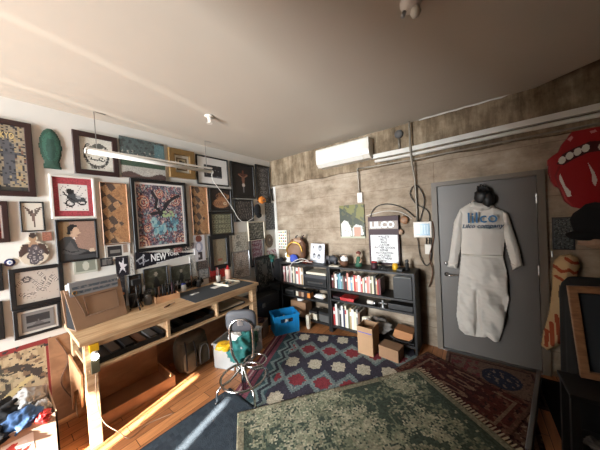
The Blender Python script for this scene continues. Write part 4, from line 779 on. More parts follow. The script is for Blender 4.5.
# under the bench
r = thing('wooden_crate', 'open shallow wooden crate under the left of the workbench', 'crate', (.06, -2.93, 0))
B().box(0, .42, 0, .64, 0, .012).build('base', M['ply'], r); B().box(.42, .435, 0, .64, .0, .115, .002).build('front', M['ply'], r); B().box(0, .42, -.0, .015, .0, .115).build('side', M['ply'], r); B().box(0, .42, .625, .64, 0, .115).build('side', M['ply'], r); B().box(0, .015, .015, .625, .0, .40).build('back', M['ply'], r)
B().box(.02, .415, .02, .62, .012, .03).build('cardboard_insert', M['cardboard'], r)
r = thing('backpack', 'olive brown backpack standing under the workbench', 'backpack', (.34, -2.02, 0), (0, 0, PI/2))
def rblob(cx_, cy_, cz_, sx, sy, sz, n=4.0):
    b_ = B(); bmesh.ops.create_uvsphere(b_.bm, u_segments=24, v_segments=16, radius=1)
    for v in b_.bm.verts:
        d = v.co; m_ = (abs(d.x)**n+abs(d.y)**n+abs(d.z)**n)**(1/n); p_ = d/m_; v.co = Vector((cx_+p_.x*sx, cy_+p_.y*sy, cz_+p_.z*sz))
    return b_
M['pack'] = pm('pack', (62, 54, 40), .9, 0, .2, 20, .4); M['pack2'] = pm('pack2', (92, 76, 54), .9, 0, .2, 20, .4)
rblob(0, 0, .215, .19, .12, .215).build('body', M['pack'], r, True); rblob(-.07, -.11, .15, .075, .05, .12).build('pocket', M['pack2'], r, True); rblob(.09, -.12, .18, .075, .035, .13).build('pocket', M['pack'], r, True); rblob(0, -.02, .40, .17, .10, .05, 3).build('flap', M['pack'], r, True)
B().tube(smoothpath([(-.05, 0, .43), (-.04, 0, .47), (.04, 0, .47), (.05, 0, .43)]), .009).build('handle', M['black_fabric'], r, True)
B().tube(smoothpath([(.035, -.155, .08), (.03, -.16, .2), (.06, -.16, .29), (.12, -.16, .29), (.15, -.155, .2), (.145, -.155, .08)]), .006).build('zip', M['lead'], r, True)
for x in (-.13, -.02): B().tube([(x, -.155, .08), (x, -.15, .3), (x*.9, -.10, .4)], .008).build('strap', M['black_fabric'], r, True)
# clear bin with clothes
M['clear'] = pm('clear_plastic', (215, 215, 212), .25, trans=.55)
bx, by = .60, -1.87; r = thing('storage_bin', 'translucent plastic bin full of clothes at the end of the workbench', 'storage bin', (bx, by, 0), (0, 0, math.radians(20)))
b_ = B(); bw, bd, bh = .40, .52, .31
for (x0, x1, y0, y1) in ((0, bw, 0, .006), (0, bw, bd-.006, bd), (0, .006, 0, bd), (bw-.006, bw, 0, bd)): b_.box(x0, x1, y0, y1, 0, bh)
b_.box(0, bw, 0, bd, 0, .006).build('bin', M['clear'], r); B().box(-.015, bw+.015, -.015, 0, bh-.02, bh).box(-.015, bw+.015, bd, bd+.015, bh-.02, bh).box(-.015, 0, 0, bd, bh-.02, bh).box(bw, bw+.015, 0, bd, bh-.02, bh).build('rim', M['clear'], r)
def cloth_heap(name, label, mat, loc, rr_, seed, parts=()):
    r_ = thing(name, label, 'clothing', loc); bb = B(); bb.crumple((0, 0, 0), rr_, seed); bb.build('fabric', M[mat], r_, True); return r_
cloth_heap('folded_garment', 'teal garment heaped in the plastic bin', 'teal', (.90, -1.66, .24), (.15, .20, .17), 3)
cloth_heap('folded_garment', 'mustard garment showing at the left rim of the bin', 'yellow', (.76, -1.82, .30), (.10, .10, .05), 5)
cloth_heap('folded_garment', 'white garment on top of the bin near the chair back', 'white', (.78, -1.66, .36), (.10, .12, .05), 6)
cloth_heap('folded_garment', 'dark green garment piled high behind the chair tubes', 'green', (.84, -1.50, .27), (.12, .12, .12), 9)
# chrome stool frame
r = thing('swivel_chair', 'chrome tube chair frame with dark padded backrest and foot ring', 'chair', (1.24, -1.93, 0.0), (0, 0, math.radians(37)))
X_, Z_ = .13, .86
B().tube(smoothpath([(-.035, 0, .20), (-.05, 0, .30), (-.10, -.0, .42), (-.115, 0, .65), (-.10, 0, .72), (-.05, 0, .76), (.0, 0, .765), (.06, 0, .76), (.11, 0, .72), (.125, 0, .63), (.12, 0, .42), (.10, 0, .36)], 6), .0135, 10).build('back_tube', M['chrome'], r, True)
B().tube([(0, 0, .04), (0, 0, .30)], .026, 14).build('hub', M['chrome'], r, True)
pad = rblob(0, .035, .745, .16, .03, .115, 4); pad.build('backrest', M['dark_gray'], r, True); B().box(-.03, .03, .0, .03, .70, .76, .005).build('bracket', M['steel'], r)
B().tube([(.23*math.cos(k*PI/16), .23*math.sin(k*PI/16), .17) for k in range(33)], .012, 10, False).build('foot_ring', M['chrome'], r, True)
B().tube([(.11+.12*math.cos(k*PI/12), .10+.12*math.sin(k*PI/12), .27) for k in range(25)], .010, 10, False).build('upper_ring', M['chrome'], r, True)
for k in range(4):
    a = k*PI/2+.6; ca, sa = math.cos(a), math.sin(a)
    B().tube(smoothpath([(.02*ca, .02*sa, .28), (.06*ca, .06*sa, .24), (.14*ca, .14*sa, .185), (.22*ca, .22*sa, .165), (.27*ca, .27*sa, .12), (.285*ca, .285*sa, .025)], 5), .0115, 10).build('leg', M['chrome'], r, True)
    lg_ = [o_ for o_ in r.children if o_.name.startswith('leg')][-1]; o = B().lathe([(.001, 0.02), (.016, 0.02), (.016, .03), (.001, .04)], (.285*ca, .285*sa, 0)).build('foot', M['black'], lg_, True)
# ================================================================== on the bench
BT = .9005
# tote bag
q0, q1 = at(83, 330, 2, BT), at(124.5, 314, 2, BT)
r = thing('tote_bag', 'brown leather tote bag leaning at the left end of the workbench', 'bag', (.40, -3.03, BT), (0, 0, math.radians(101)))
Wd, Hh = .40, .36
b_ = B(); F0, F1, Bk = -.02, .06, .16
b_.prism([(0, 0), (Wd, 0), (Wd+.0, Hh), (-.03, Hh+.0)], (-.0, .008)); 
for v in b_.bm.verts: v.co.y += v.co.z*.26
b_.build('front_panel', M['tan_leather'], r)
b_ = B(); b_.prism([(0, 0), (Wd, 0), (Wd, Hh-.01), (-.02, Hh-.01)], (.19, .198)); b_.build('back_panel', M['tan_leather'], r)
B().prism([(.012, 0), (.188, 0), (.188, Hh-.02), (.115, Hh-.02)], (.004, .010), 0).build('gusset', M['black_fabric'], r); B().prism([(.012, 0), (.188, 0), (.188, Hh-.02), (.115, Hh-.02)], (Wd-.010, Wd-.004), 0).build('gusset', M['black_fabric'], r); B().box(.0, Wd, .006, .19, 0, .005).build('bottom', M['tan_leather'], r)
def fl(x, z): return (x, z*.26-.004, z)
M['stitch'] = pm('stitch', (110, 84, 64), .6)
B().tube([fl(.10, .10), fl(.34, .10), fl(.35, .27), fl(.09, .27), fl(.10, .10)], .0035, 6).build('pocket_seam', M['stitch'], r, True)
B().tube([fl(-.02, .34), fl(.03, .31), fl(.07, .16), fl(.08, .10)], .003, 6).build('strap', M['stitch'], r, True); B().tube([(.035+.015*math.cos(a), .26*.32-.008, .325+.015*math.sin(a)) for a in np.linspace(0, 2*PI, 13)], .003, 6, False).build('ring', M['brass'], r, True)
r = thing('striped_parcel', 'pale blue striped paper bundle sticking out of the tote bag', 'paper bundle', (.345, -3.04, BT+.27), (0, 0, math.radians(101)))
c = Cv(.37, .15, (150, 158, 166), res=.006)
for y0 in (.28, .56): c.rect(.05, 1, y0, y0+.18, (84, 104, 124)); c.speck(9, 4, .5, (130, 140, 150), (c.v > y0) & (c.v < y0+.18))
slab('sheet', c, PAPER, r, .03, loc=(.0, .05, 0)); B().box(-.0, .37, .055, .11, 0.0, .13, .006).build('stack', M['pale'], r)
# cutting mat and papers
def flat(name, label, cat, loc, rz, w_, h_, t_, mat, **k): r_ = thing(name, label, cat, loc, (0, 0, rz)); B().box(0, w_, 0, h_, 0, t_, .001).build('sheet', M[mat], r_); return r_
flat('cutting_mat', 'large dark cutting mat on the right half of the workbench', 'cutting mat', (.13, -2.10, BT), 0, .55, .88, .004, 'mat_dark')
for i, (px_, py_, w_, h_, a, la) in enumerate([(193, 295, .05, .09, .2, 'small white card at the left of the cutting mat'), (197, 293.5, .04, .06, -.1, 'second tiny white card on the cutting mat'), (213, 288, .10, .14, .15, 'larger white sheet in the middle of the cutting mat')]):
    q = at(px_, py_, 2, BT); flat('paper_sheet', la, 'paper', (q.x-.03, q.y-.03, BT+.0045), a, w_, h_, .0015, 'white')
# tray of small tools near right end
r = thing('tool_tray', 'cream tray of small tools at the right end of the workbench', 'tray', (.18, -1.56, BT+.0045), (0, 0, .1)); B().box(0, .32, 0, .22, 0, .012, .002).box(0, .32, 0, .008, .012, .03).box(0, .32, .212, .22, .012, .03).box(.312, .32, 0, .22, .012, .03).build('tray', M['pale'], r)
for k in range(9): B().box(.03+.03*k, .05+.03*k, .03+.02*(k % 3), .08+.025*(k % 4), .0125, .028+.006*(k % 3), .002).build('part', M[['steel', 'black', 'olive', 'white', 'brass', 'lead', 'teal', 'steel', 'brown'][k]], r)
r = thing('lidded_bottle', 'cream cylinder bottle with red top near the right end of the workbench', 'bottle', (.12, -1.26, BT)); B().lathe([(.001, 0), (.042, 0), (.044, .01), (.044, .15), (.035, .165), (.001, .165)]).build('body', M['tan_leather'] if False else pm('cream_pink', (206, 170, 150), .5), r, True); B().lathe([(.001, .165), (.03, .165), (.028, .185), (.015, .195), (.012, .225), (.001, .23)]).build('cap', M['red'], r, True)
def jar(px_, py_, z, rr_, hh_, mat, lid, label, name='jar', cat='jar', axis=None, loc=None):
    q = loc or tuple(at(px_, py_, 2, z)); r_ = thing(name, label, cat, (q[0], q[1], z)); B().lathe([(.001, 0), (rr_*.92, 0), (rr_, rr_*.2), (rr_, hh_*.8), (rr_*.8, hh_*.88), (rr_*.8, hh_), (.001, hh_)], n=16).build('body', M[mat], r_, True)
    if lid: B().lathe([(.001, hh_), (rr_*.85, hh_), (rr_*.85, hh_+.015), (.001, hh_+.018)], n=16).build('lid', M[lid], r_, True)
    return r_
jar(0, 0, BT, .045, .13, 'black', 'lead', 'black jar right behind the tote bag', loc=(.14, -2.52))
jar(0, 0, BT, .05, .17, 'black', 'orange', 'black canister with orange lid behind the tote bag', loc=(.13, -2.64))
jar(0, 0, BT, .04, .10, 'lead', 'steel', 'grey tin between the black jar and the wooden box', loc=(.2, -2.40))
jar(0, 0, BT, .035, .12, 'olive', 'black', 'olive jar against the wall below the left olive picture', loc=(.07, -2.28))
jar(0, 0, BT, .03, .09, 'white', 'blue', 'small white jar with blue lid behind the cutting mat', loc=(.07, -1.93))
jar(0, 0, BT, .03, .08, 'dark_gray', 'steel', 'dark pot at the back of the cutting mat', loc=(.07, -1.72))
r = thing('wooden_box', 'small wooden box full of dark hand tools on the workbench', 'box', (.16, -2.34, BT), (0, 0, -.1)); B().box(0, .13, 0, .26, 0, .01).box(0, .01, 0, .26, .01, .07).box(.12, .13, 0, .26, .01, .07).box(0, .13, 0, .01, .01, .07).box(0, .13, .25, .26, .01, .07).build('box', M['ply'], r)
for k in range(7): B().tube([(.03+.012*(k % 3), .03+.033*k, .012), (.02+.014*(k % 3), .03+.035*k, .15+.02*(k % 3))], [.008, .012], 7).build('tool_handle', M[['black', 'brown', 'black', 'dark_gray', 'black', 'maroon', 'black'][k]], r, True)
r = thing('desk_tripod', 'small black tripod standing by the tote bag on the workbench', 'tripod', (.28, -2.53, BT)); B().tube([(0, 0, .12), (0, 0, .27)], .01).build('column', M['black'], r, True)
for k in range(3): B().tube([(0, 0, .13), (.07*math.cos(k*2.1), .07*math.sin(k*2.1), .005)], .006).build('leg', M['black'], r, True)
B().box(-.03, .03, -.04, .04, .27, .33, .006).build('head', M['black'], r)
r = thing('clutter_bin', 'black open bin of supplies against the wall at the left of the wooden box', 'bin', (.03, -2.86, BT)); B().box(0, .16, 0, .2, 0, .01).box(0, .01, 0, .2, .01, .16).box(.15, .16, 0, .2, .01, .16).box(0, .16, 0, .01, .01, .16).box(0, .16, .19, .2, .01, .16).build('bin', M['black'], r); B().blob((.08, .1, .14), (.06, .08, .06), .15).build('contents', M['dark_gray'], r, True)
r = thing('pen_cup', 'white cup of brushes beside the silver frame', 'cup', (.10, -1.42, BT)); B().lathe([(.001, 0), (.032, 0), (.036, .10), (.03, .10), (.028, .01), (.001, .01)]).build('cup', M['white_plastic'], r, True)
for k in range(5): B().tube([(.01*math.cos(k*1.3), .01*math.sin(k*1.3), .012), (.03*math.cos(k*1.3), .03*math.sin(k*1.3), .19+.01*k)], .004, 6).build('brush', M[['brown', 'black', 'white', 'steel', 'red'][k]], r, True)
r = thing('bench_knife', 'short tool lying on the workbench in front of the tray bay', 'tool', (.52, -2.36, BT), (0, 0, .5)); B().tube([(0, 0, .009), (0, .08, .009)], .008).build('handle', M['brown'], r, True); B().box(-.006, .006, .08, .16, .006, .009).build('blade', M['steel'], r)
# ================================================================== lower left box of clothes
r = thing('white_carton', 'big pale carton of folded clothes in the lower left corner', 'box', (.10, -3.62, 0)); cw, cd, ch = .555, .42, .43
B().box(0, cw, 0, cd, 0, .01).box(0, cw, cd-.01, cd, .01, ch).box(0, cw, 0, .01, .01, ch).box(0, .01, 0, cd, .01, ch).box(cw-.01, cw, 0, cd, .01, ch).build('carton', pm('pale_card', (160, 136, 118), .8), r)
c = Cv(.14, .12, (206, 190, 180), res=.005); c.ell(.35, .5, .3, .36, (186, 36, 34)); c.ell(.6, .6, .2, .2, (210, 200, 196)); c.poly([(.5, .2), (.95, .4), (.8, .1)], (176, 40, 36)); slab('printed_mark', c, PAPER, r, .001, loc=(cw+.0005, cd-.26, .25), rot=(0, 0, PI/2))
M['shade_blue'] = pm('shade_blue', (54, 84, 124), .8); M['grey_cloth'] = pm('grey_cloth', (150, 146, 142), .9)
for i, (x, y, z, sx, sy, sz, mt, la) in enumerate([(.30, -3.45, .43, .17, .13, .09, 'black_fabric', 'black garment on top of the lower left carton'), (.56, -3.36, .44, .13, .10, .07, 'shade_blue', 'light blue patterned garment at the front of the lower left carton'), (.30, -3.32, .47, .17, .09, .05, 'grey_cloth', 'grey white cloth at the back of the lower left carton'), (.60, -3.50, .42, .11, .09, .06, 'black_fabric', 'second dark garment at the left edge of the carton'), (.48, -3.26, .43, .10, .05, .05, 'grey_cloth', 'small white cloth by the wall side of the carton'), (.62, -3.27, .42, .06, .05, .05, 'red', 'tiny red cloth tucked in the carton front')]):
    cloth_heap('crumpled_garment', la, mt, (x, y, z), (sx, sy, sz), i+11)
# ================================================================== bookcases along the concrete wall
def bookcase(x0, x1, zs, label):
    r = thing('low_bookcase', label, 'bookcase', (x0, -.02, 0)); w_ = x1-x0
    for i, z in enumerate(zs): B().box(0.0, w_, -.34, 0, z-.028, z, .002).build('top' if i == len(zs)-1 else 'shelf', M['black_wood'], r)
    for a in (0, w_-.028):
        for z0, z1 in ((0, zs[1]-.028), (zs[1], zs[2]-.028), (zs[2], zs[3]-.028)): B().box(a, a+.028, -.335, -.0, z0 if z0 else .0, z1 if z0 else zs[0]-.028, .002).build('side_panel' if z0 else 'foot', M['black_wood'], r)
        B().box(a, a+.028, -.335, 0, zs[0], zs[1]-.028, .002).build('side_panel', M['black_wood'], r)
    return r
ZR = [.11, .53, .69, 1.03]; ZL = [.11, .46, .67, 1.03]
bookcase(.40, 1.395, ZL, 'left black low bookcase with records and a black printer'); bookcase(1.40, 2.62, ZR, 'right black low bookcase with two rows of books')
CN = {'cream': (206, 196, 172), 'white': (214, 210, 204), 'red': (168, 44, 44), 'maroon': (86, 30, 34), 'teal': (88, 132, 136), 'black': (30, 28, 30), 'salmon': (198, 128, 112), 'grey': (120, 116, 112), 'sky blue': (120, 150, 170), 'olive': (104, 104, 72), 'brown': (100, 70, 50), 'pink': (206, 160, 158), 'orange': (196, 108, 52), 'navy': (40, 46, 76), 'tan': (166, 140, 104)}
BM = {k: pm('book_'+k.replace(' ', '_'), v, .55) for k, v in CN.items()}
M['pages'] = pm('pages', (212, 204, 184), .9)
def books(x, xend, zb, seq, group, hts, where, yf=-.325, kind='book', dep=.17, tk=(.018, .034), lean_last=False):
    rd = random.Random(hash(where) % 97 if False else len(where)*7+int(xend*100)); n = len(seq); ws = [rd.uniform(*tk) for _ in seq]; s_ = (xend-x-.0015*n)/sum(ws); ws = [q_*s_ for q_ in ws]; used = {}
    for i, cn in enumerate(seq):
        w_ = ws[i]; h_ = rd.uniform(*hts); d_ = rd.uniform(dep-.02, dep+.02)
        L_ = 'first' if i == 0 else None; a = seq[i-1] if i else None; b2 = seq[i+1] if i < n-1 else None
        la = f"{cn} {kind.replace('_', ' ')} " + (f"leftmost beside {b2} one" if a is None else f"rightmost beside {a} one" if b2 is None else f"between {a} and {b2} ones") + ", " + where
        r = thing(kind, la, kind, (x, yf+rd.uniform(0, .012), zb+.0005), (0, 0, 0), group)
        B().box(0, w_, 0, .0025, 0, h_).box(0, .0025, .0025, d_, 0, h_).box(w_-.0025, w_, .0025, d_, 0, h_).build('cover', BM[cn], r)
        B().box(.0026, w_-.0026, .004, d_-.004, .003, h_-.004).build('pages', M['pages'], r)
        if i % 3 == 0 and w_ > .014: B().box(.002, w_-.002, -.0012, -.0002, h_*.62, h_*.8).build('title_band', BM['white' if cn not in ('white', 'cream') else 'red'], r)
        x += w_+.0015
books(1.435, 2.19, .69, ['maroon', 'brown', 'white', 'navy', 'teal', 'sky blue', 'teal', 'grey', 'maroon', 'black', 'salmon', 'white', 'sky blue', 'cream', 'red', 'salmon', 'white', 'pink', 'red', 'cream', 'grey', 'white', 'salmon', 'pink', 'olive', 'cream', 'black', 'tan', 'red', 'maroon'], 'books in the upper row of the right bookcase', (.19, .255), 'upper row of right bookcase')
books(1.435, 1.87, .11, ['red', 'white', 'grey', 'black', 'white', 'navy', 'cream', 'white', 'olive', 'tan', 'white', 'cream', 'grey', 'brown'], 'books in the lower row of the right bookcase', (.27, .345), 'lower row of right bookcase', dep=.22)
books(.435, .90, .67, ['pink', 'maroon', 'white', 'grey', 'pink', 'white', 'black', 'cream', 'grey', 'white', 'salmon', 'white', 'tan', 'grey'], 'record sleeves in the left bookcase', (.27, .30), 'top shelf of left bookcase', dep=.28, kind='record_sleeve', tk=(.02, .05))
def gbox(name, label, cat, x0, x1, y0, y1, z0, z1, mat, lid=None, rz=0, bev=.004):
    r = thing(name, label, cat, (x0, y0, z0+.0005), (0, 0, rz)); w_, d_, h_ = x1-x0, y1-y0, z1-z0
    if lid: B().box(0, w_, 0, d_, 0, h_*.72, bev).build('body', M[mat], r); B().box(-.003, w_+.003, -.003, d_+.003, h_*.725, h_, bev).build('lid', M[lid], r)
    else: B().box(0, w_, 0, d_, 0, h_, bev).build('body', M[mat], r)
    return r
r = gbox('printer', 'black printer with pale papers on it in the left bookcase', 'printer', .93, 1.345, -.34, -.06, .67, .86, 'black', 'dark_gray'); B().box(.06, .36, -.006, -.001, .05, .08).build('paper_slot', M['steel'], r)
gbox('paper_stack', 'pale paper stack lying on top of the printer', 'papers', .95, 1.33, -.32, -.08, .861, .90, 'pale')
for i, (x, w_, mt, la) in enumerate([(.72, .05, 'pale', 'pale speckled small box, leftmost on the middle shelf of the left bookcase'), (.775, .06, 'brown', 'brown small box second on the middle shelf of the left bookcase'), (.84, .05, 'tan_leather', 'tan small box on the middle shelf of the left bookcase'), (.895, .06, 'dark_wood', 'dark maroon small box on the middle shelf of the left bookcase'), (.96, .06, 'orange', 'orange small box, rightmost on the middle shelf of the left bookcase')]): gbox('small_box', la, 'box', x, x+w_, -.34, -.24, .46, .575, mt, 'black')
r = thing('sea_shell', 'white shell lying right of the small boxes in the left bookcase', 'shell', (1.17, -.27, .50)); B().blob((0, 0, 0), (.10, .05, .04), .15, seed=5).build('shell', M['white'], r, True); B().blob((.08, 0, .01), (.04, .03, .03), .1).build('spire', M['pale'], r, True)
gbox('tin_box', 'grey metal tin on the middle shelf, left end of the left bookcase', 'tin', .46, .66, -.33, -.15, .46, .54, 'steel', 'lead')
gbox('black_case', 'black case filling the right end of the upper row of books', 'case', 2.36, 2.585, -.345, -.05, .69, .96, 'black'); flat('paper_sheet', 'thin white sheet lying on the black case in the bookcase', 'paper', (2.37, -.34, .9615), 0, .2, .12, .003, 'white')
gbox('red_case', 'flat red case in the gap between the two rows of books', 'case', 1.58, 1.80, -.35, -.16, .53, .575, 'red', 'red')
gbox('black_case', 'flat black case left of the red case in the gap', 'case', 1.45, 1.56, -.33, -.15, .53, .57, 'black', 'maroon')
r = thing('flashlight', 'white cylindrical flashlight in the gap right of the red case', 'flashlight', (1.99, -.31, .565)); B().tube([(0, 0, 0), (.09, 0, 0)], .028, 14).build('barrel', M['white_plastic'], r, True); B().tube([(.09, 0, 0), (.10, 0, 0), (.13, 0, 0)], [.028, .034, .034], 14).build('head', M['steel'], r, True)
r = thing('metal_bracket', 'small silver T shaped bracket in the gap right of the flashlight', 'bracket', (2.21, -.33, .5305)); B().box(-.01, .01, -.01, .01, 0, .10).box(-.05, .05, -.01, .01, .05, .065).box(-.03, .03, -.03, .03, 0, .006).build('bracket', M['steel'], r)
gbox('black_case', 'long black case lying in the right part of the gap', 'case', 2.28, 2.58, -.33, -.1, .53, .60, 'black_wood', 'black')
# lower right bay
r = thing('fabric_bag', 'grey cloth bag with light handles slumped in the lower right bay', 'bag', (2.10, -.24, .205)); B().crumple((0, 0, .02), (.19, .13, .11), 4).build('bag', pm('grey_canvas', (128, 122, 116), .9), r, True); B().tube(smoothpath([(-.1, -.1, .05), (-.12, -.14, .14), (-.02, -.15, .12), (.0, -.1, .06)]), .01).build('handle', M['white'], r, True); B().crumple((-.12, -.07, .10), (.08, .06, .05), 2).build('lining', M['pale'], r, True)
r = thing('leather_tray', 'tan leather tray with black rim in the lower right bay', 'tray', (2.28, -.34, .1105), (0, 0, 0)); B().box(0, .29, .02, .27, 0, .012).build('base', M['black'], r); 
b_ = B(); b_.prism([(.02, .02), (.26, .02), (.28, .12), (.06, .14)], (.05, .24)); b_.build('leather_sheets', pm('tan_sheet', (170, 116, 74), .7), r); B().tube(smoothpath([(.0, .03, .05), (.10, .01, .02), (.22, .01, .02), (.28, .05, .06)]), .010).build('rim', M['black'], r, True)
r = gbox('tin_can', 'dark round-edged tin cluster at the left of the lower row of books', 'tin', 1.17, 1.36, -.33, -.16, .11, .27, 'lead', 'black')
gbox('jar_box', 'pale box with dark lid left of the dark tin', 'box', .98, 1.13, -.33, -.16, .11, .25, 'pale', 'black')
# ---------------------------------------------- on top of the bookcases
TZ = 1.0305
r = thing('flower_figure', 'small white flower figure with yellow centre at the left end of the bookcase top', 'figurine', (.47, -.2, TZ)); B().lathe([(.001, 0), (.04, 0), (.03, .03), (.02, .05), (.001, .05)]).build('base', M['white'], r, True)
for k in range(7): a = k*2*PI/7; B().blob((.045*math.cos(a), 0, .10+.045*math.sin(a)), (.026, .012, .026)).build('petal', M['white'], r, True)
B().blob((0, -.012, .10), (.026, .015, .026)).build('centre', M['yellow'], r, True)
jar(0, 0, TZ, .035, .09, 'white', 'yellow', 'white pot with yellow lid beside the flower figure', loc=(.55, -.27))
r = thing('leather_satchel', 'brown leather satchel sculpture with antler tips on the bookcase', 'satchel', (.66, -.16, TZ), (0, 0, .25)); SAT = r
B().blob((-.03, 0, .15), (.13, .07, .14), .16, 22, 7).build('body', pm('old_leather', (118, 84, 56), .6, 0, .3, 15), r, True)
B().blob((.07, .01, .15), (.07, .06, .15), .12, 18, 3).build('side_flap', M['brown'], r, True); B().blob((.02, .0, .27), (.08, .05, .06), .2, 16, 5).build('top_flap', M['tan_leather'], r, True)
B().tube(smoothpath([(-.14, -.04, .10), (-.13, -.06, .2), (-.05, -.06, .27), (.05, -.05, .24), (.10, -.05, .13)]), .011).build('piping', M['brass'], r, True)
for x_ in (-.01, .09): B().tube([(x_, -.01, .3), (x_+.01, -.01, .345), (x_+.035, -.01, .36)], [.016, .011, .005], 8).build('horn', M['dark_wood'], r, True)
SAT.scale = (1.25, 1.0, 1.3)
r = thing('blue_cloth', 'bright blue cloth bundle in front of the brown satchel', 'cloth', (.66, -.27, TZ+.07)); B().blob((0, 0, 0), (.08, .035, .065), .2, 20, 2).build('cloth', M['blue'], r, True)
r = thing('photo_card', 'white photo card with grey portraits standing on the bookcase', 'photo card', (.93, -.14, TZ), (math.radians(-8), 0, math.radians(-6))); c = Cv(.30, .32, (206, 208, 214), res=.006)
for x_, y_, s_ in ((.68, .78, .13), (.28, .36, .11), (.62, .32, .12), (.2, .78, .06)): c.ell(x_, y_, s_, s_*1.2, (120, 122, 128)); c.ell(x_, y_-.03, s_*.6, s_*.7, (168, 168, 172)); c.ell(x_, y_+.07, s_*.8, s_*.5, (84, 84, 90))
slab('card', c, PAPER, r, .006)
r = thing('rope_pile', 'pile of rust red leather cord on the bookcase', 'cord', (.98, -.26, TZ)); rd = random.Random(4)
P_ = [(rd.gauss(0, .055), rd.gauss(0, .028), .01+.035*rd.random()) for _ in range(34)]; B().tube(smoothpath(P_, 4), .006, 5).build('cord', pm('rust', (126, 52, 36), .7), r, True)
pipe('white_cable', 'white cable drooping over the front edge of the left bookcase', [(1.0, -.30, TZ+.05), (.88, -.33, TZ+.085), (.75, -.37, TZ+.04), (.66, -.39, TZ-.06), (.60, -.385, TZ-.2), (.57, -.38, TZ-.3)], .006, 'cable_white', 6)
pipe('white_cable', 'second white cable lying along the bookcase top toward the flower figure', [(1.06, -.28, TZ+.02), (.92, -.35, TZ+.05), (.78, -.345, TZ+.012), (.6, -.33, TZ+.008), (.5, -.3, TZ+.008)], .006, 'cable_white', 6)
# elephant
r = thing('elephant_figurine', 'dark elephant figurine on the bookcase below the green canvas', 'figurine', (1.40, -.18, TZ), (0, 0, .1)); EM = M['dark_gray']
B().blob((0, 0, .085), (.085, .045, .055), .05).blob((-.085, 0, .10), (.04, .036, .042)).build('body', EM, r, True)
for x_, y_ in ((-.05, .025), (-.05, -.025), (.05, .025), (.05, -.025)): B().tube([(x_, y_, .07), (x_, y_, .001)], [.022, .018], 8).build('leg', EM, r, True)
B().tube(smoothpath([(-.115, 0, .09), (-.135, 0, .06), (-.135, 0, .02), (-.15, 0, .012)]), .011, 8).build('trunk', EM, r, True)
for s_ in (-1, 1): B().blob((-.065, s_*.04, .10), (.03, .008, .035)).build('ear', EM, r, True)
r = thing('wicker_basket', 'brown basket filled with white cloth on the bookcase', 'basket', (1.60, -.19, TZ)); B().lathe([(.001, 0), (.065, 0), (.075, .075), (.068, .075), (.06, .01), (.001, .01)], n=18).build('basket', M['brown'], r, True); B().blob((0, 0, .095), (.06, .05, .045), .25, 18, 3).build('cloth', M['white'], r, True); B().tube(smoothpath([(-.07, 0, .07), (-.05, 0, .16), (.05, 0, .16), (.07, 0, .07)]), .005).build('handle', M['dark_wood'], r, True)
flat('paper_strip', 'cream folded paper at the bookcase front edge left of the basket', 'paper', (1.42, -.355, TZ), .1, .16, .09, .012, 'pale')
r = thing('doll_figurine', 'small figurine with reddish hair and green dress on the bookcase', 'figurine', (1.83, -.17, TZ)); B().lathe([(.001, 0), (.055, 0), (.045, .05), (.028, .10), (.03, .13), (.012, .15), (.001, .15)]).build('dress', M['green'], r, True); B().blob((0, 0, .175), (.03, .03, .034)).build('head', M['tan_leather'], r, True); B().blob((0, .008, .195), (.04, .036, .03), .08).build('hair', pm('hair_red', (96, 44, 34), .7), r, True)
for s_ in (-1, 1): B().tube([(s_*.03, 0, .125), (s_*.05, -.02, .08), (s_*.03, -.04, .06)], .01).build('arm', M['tan_leather'], r, True)
jar(0, 0, TZ, .045, .085, 'maroon', 'red', 'dark red jar in front of the letter sign', loc=(2.09, -.24))
jar(0, 0, TZ, .036, .085, 'yellow', None, 'yellow pot in front of the right corner of the letter sign', loc=(2.36, -.2))
r = thing('eyeglasses', 'dark framed glasses between the red jar and the yellow pot', 'glasses', (2.22, -.26, TZ)); 
for x_ in (-.033, .033): B().tube([(x_+.027*math.cos(a), 0, .028+.022*math.sin(a)) for a in np.linspace(0, 2*PI, 15)], .005, 6, False).build('rim', M['black'], r, True)
for x_ in (-.062, .062): B().tube([(x_, 0, .035), (x_, .12, .03), (x_, .14, .01)], .004).build('temple', M['black'], r, True)
r = thing('black_figurine', 'small dark figurine at the right end of the bookcase top', 'figurine', (2.50, -.16, TZ)); B().lathe([(.001, 0), (.04, 0), (.035, .02), (.02, .03), (.025, .08), (.012, .10), (.001, .10)]).build('body', M['black'], r, True); B().blob((0, 0, .115), (.022, .022, .026)).build('head', M['lead'], r, True)
gbox('black_case', 'low black case at the right end of the bookcase top beside the yellow pot', 'case', 2.40, 2.47, -.3, -.2, 1.03, 1.06, 'black')
# ---------------------------------------------- floor in front of the bookcases
def rotbox(name, label, x, y, rz, w_, d_, h_, mat, t=.008, flaps=(), z=0, tape=None):
    r = thing(name, label, 'box', (x, y, z), (0, 0, rz)); B().box(0, w_, 0, d_, 0, t).box(0, w_, 0, t, t, h_).box(0, w_, d_-t, d_, t, h_).box(0, t, t, d_-t, t, h_).box(w_-t, w_, t, d_-t, t, h_).build('body', M[mat], r)
    for f in flaps:
        if f == 'F': B().prism([(0, h_), (-.09, h_-.04), (-.088, h_-.046), (0, h_-.008)], (0, w_), 0).build('flap', M[mat], r)
        if f == 'K': B().prism([(d_, h_), (d_+.08, h_+.05), (d_+.084, h_+.044), (d_, h_-.008)], (0, w_), 0).build('flap', M[mat], r)
        if f == 'top': B().box(0, w_, 0, d_, h_, h_+.006).build('lid', M[mat], r)
    return r
r = rotbox('kraft_box', 'tall open kraft box with thin blue stripe in front of the books', 1.97, -.66, -.03, .20, .22, .36, 'kraft'); B().box(0.01, .19, -.0015, -.0005, .285, .295).build('blue_stripe', M['blue'], r)
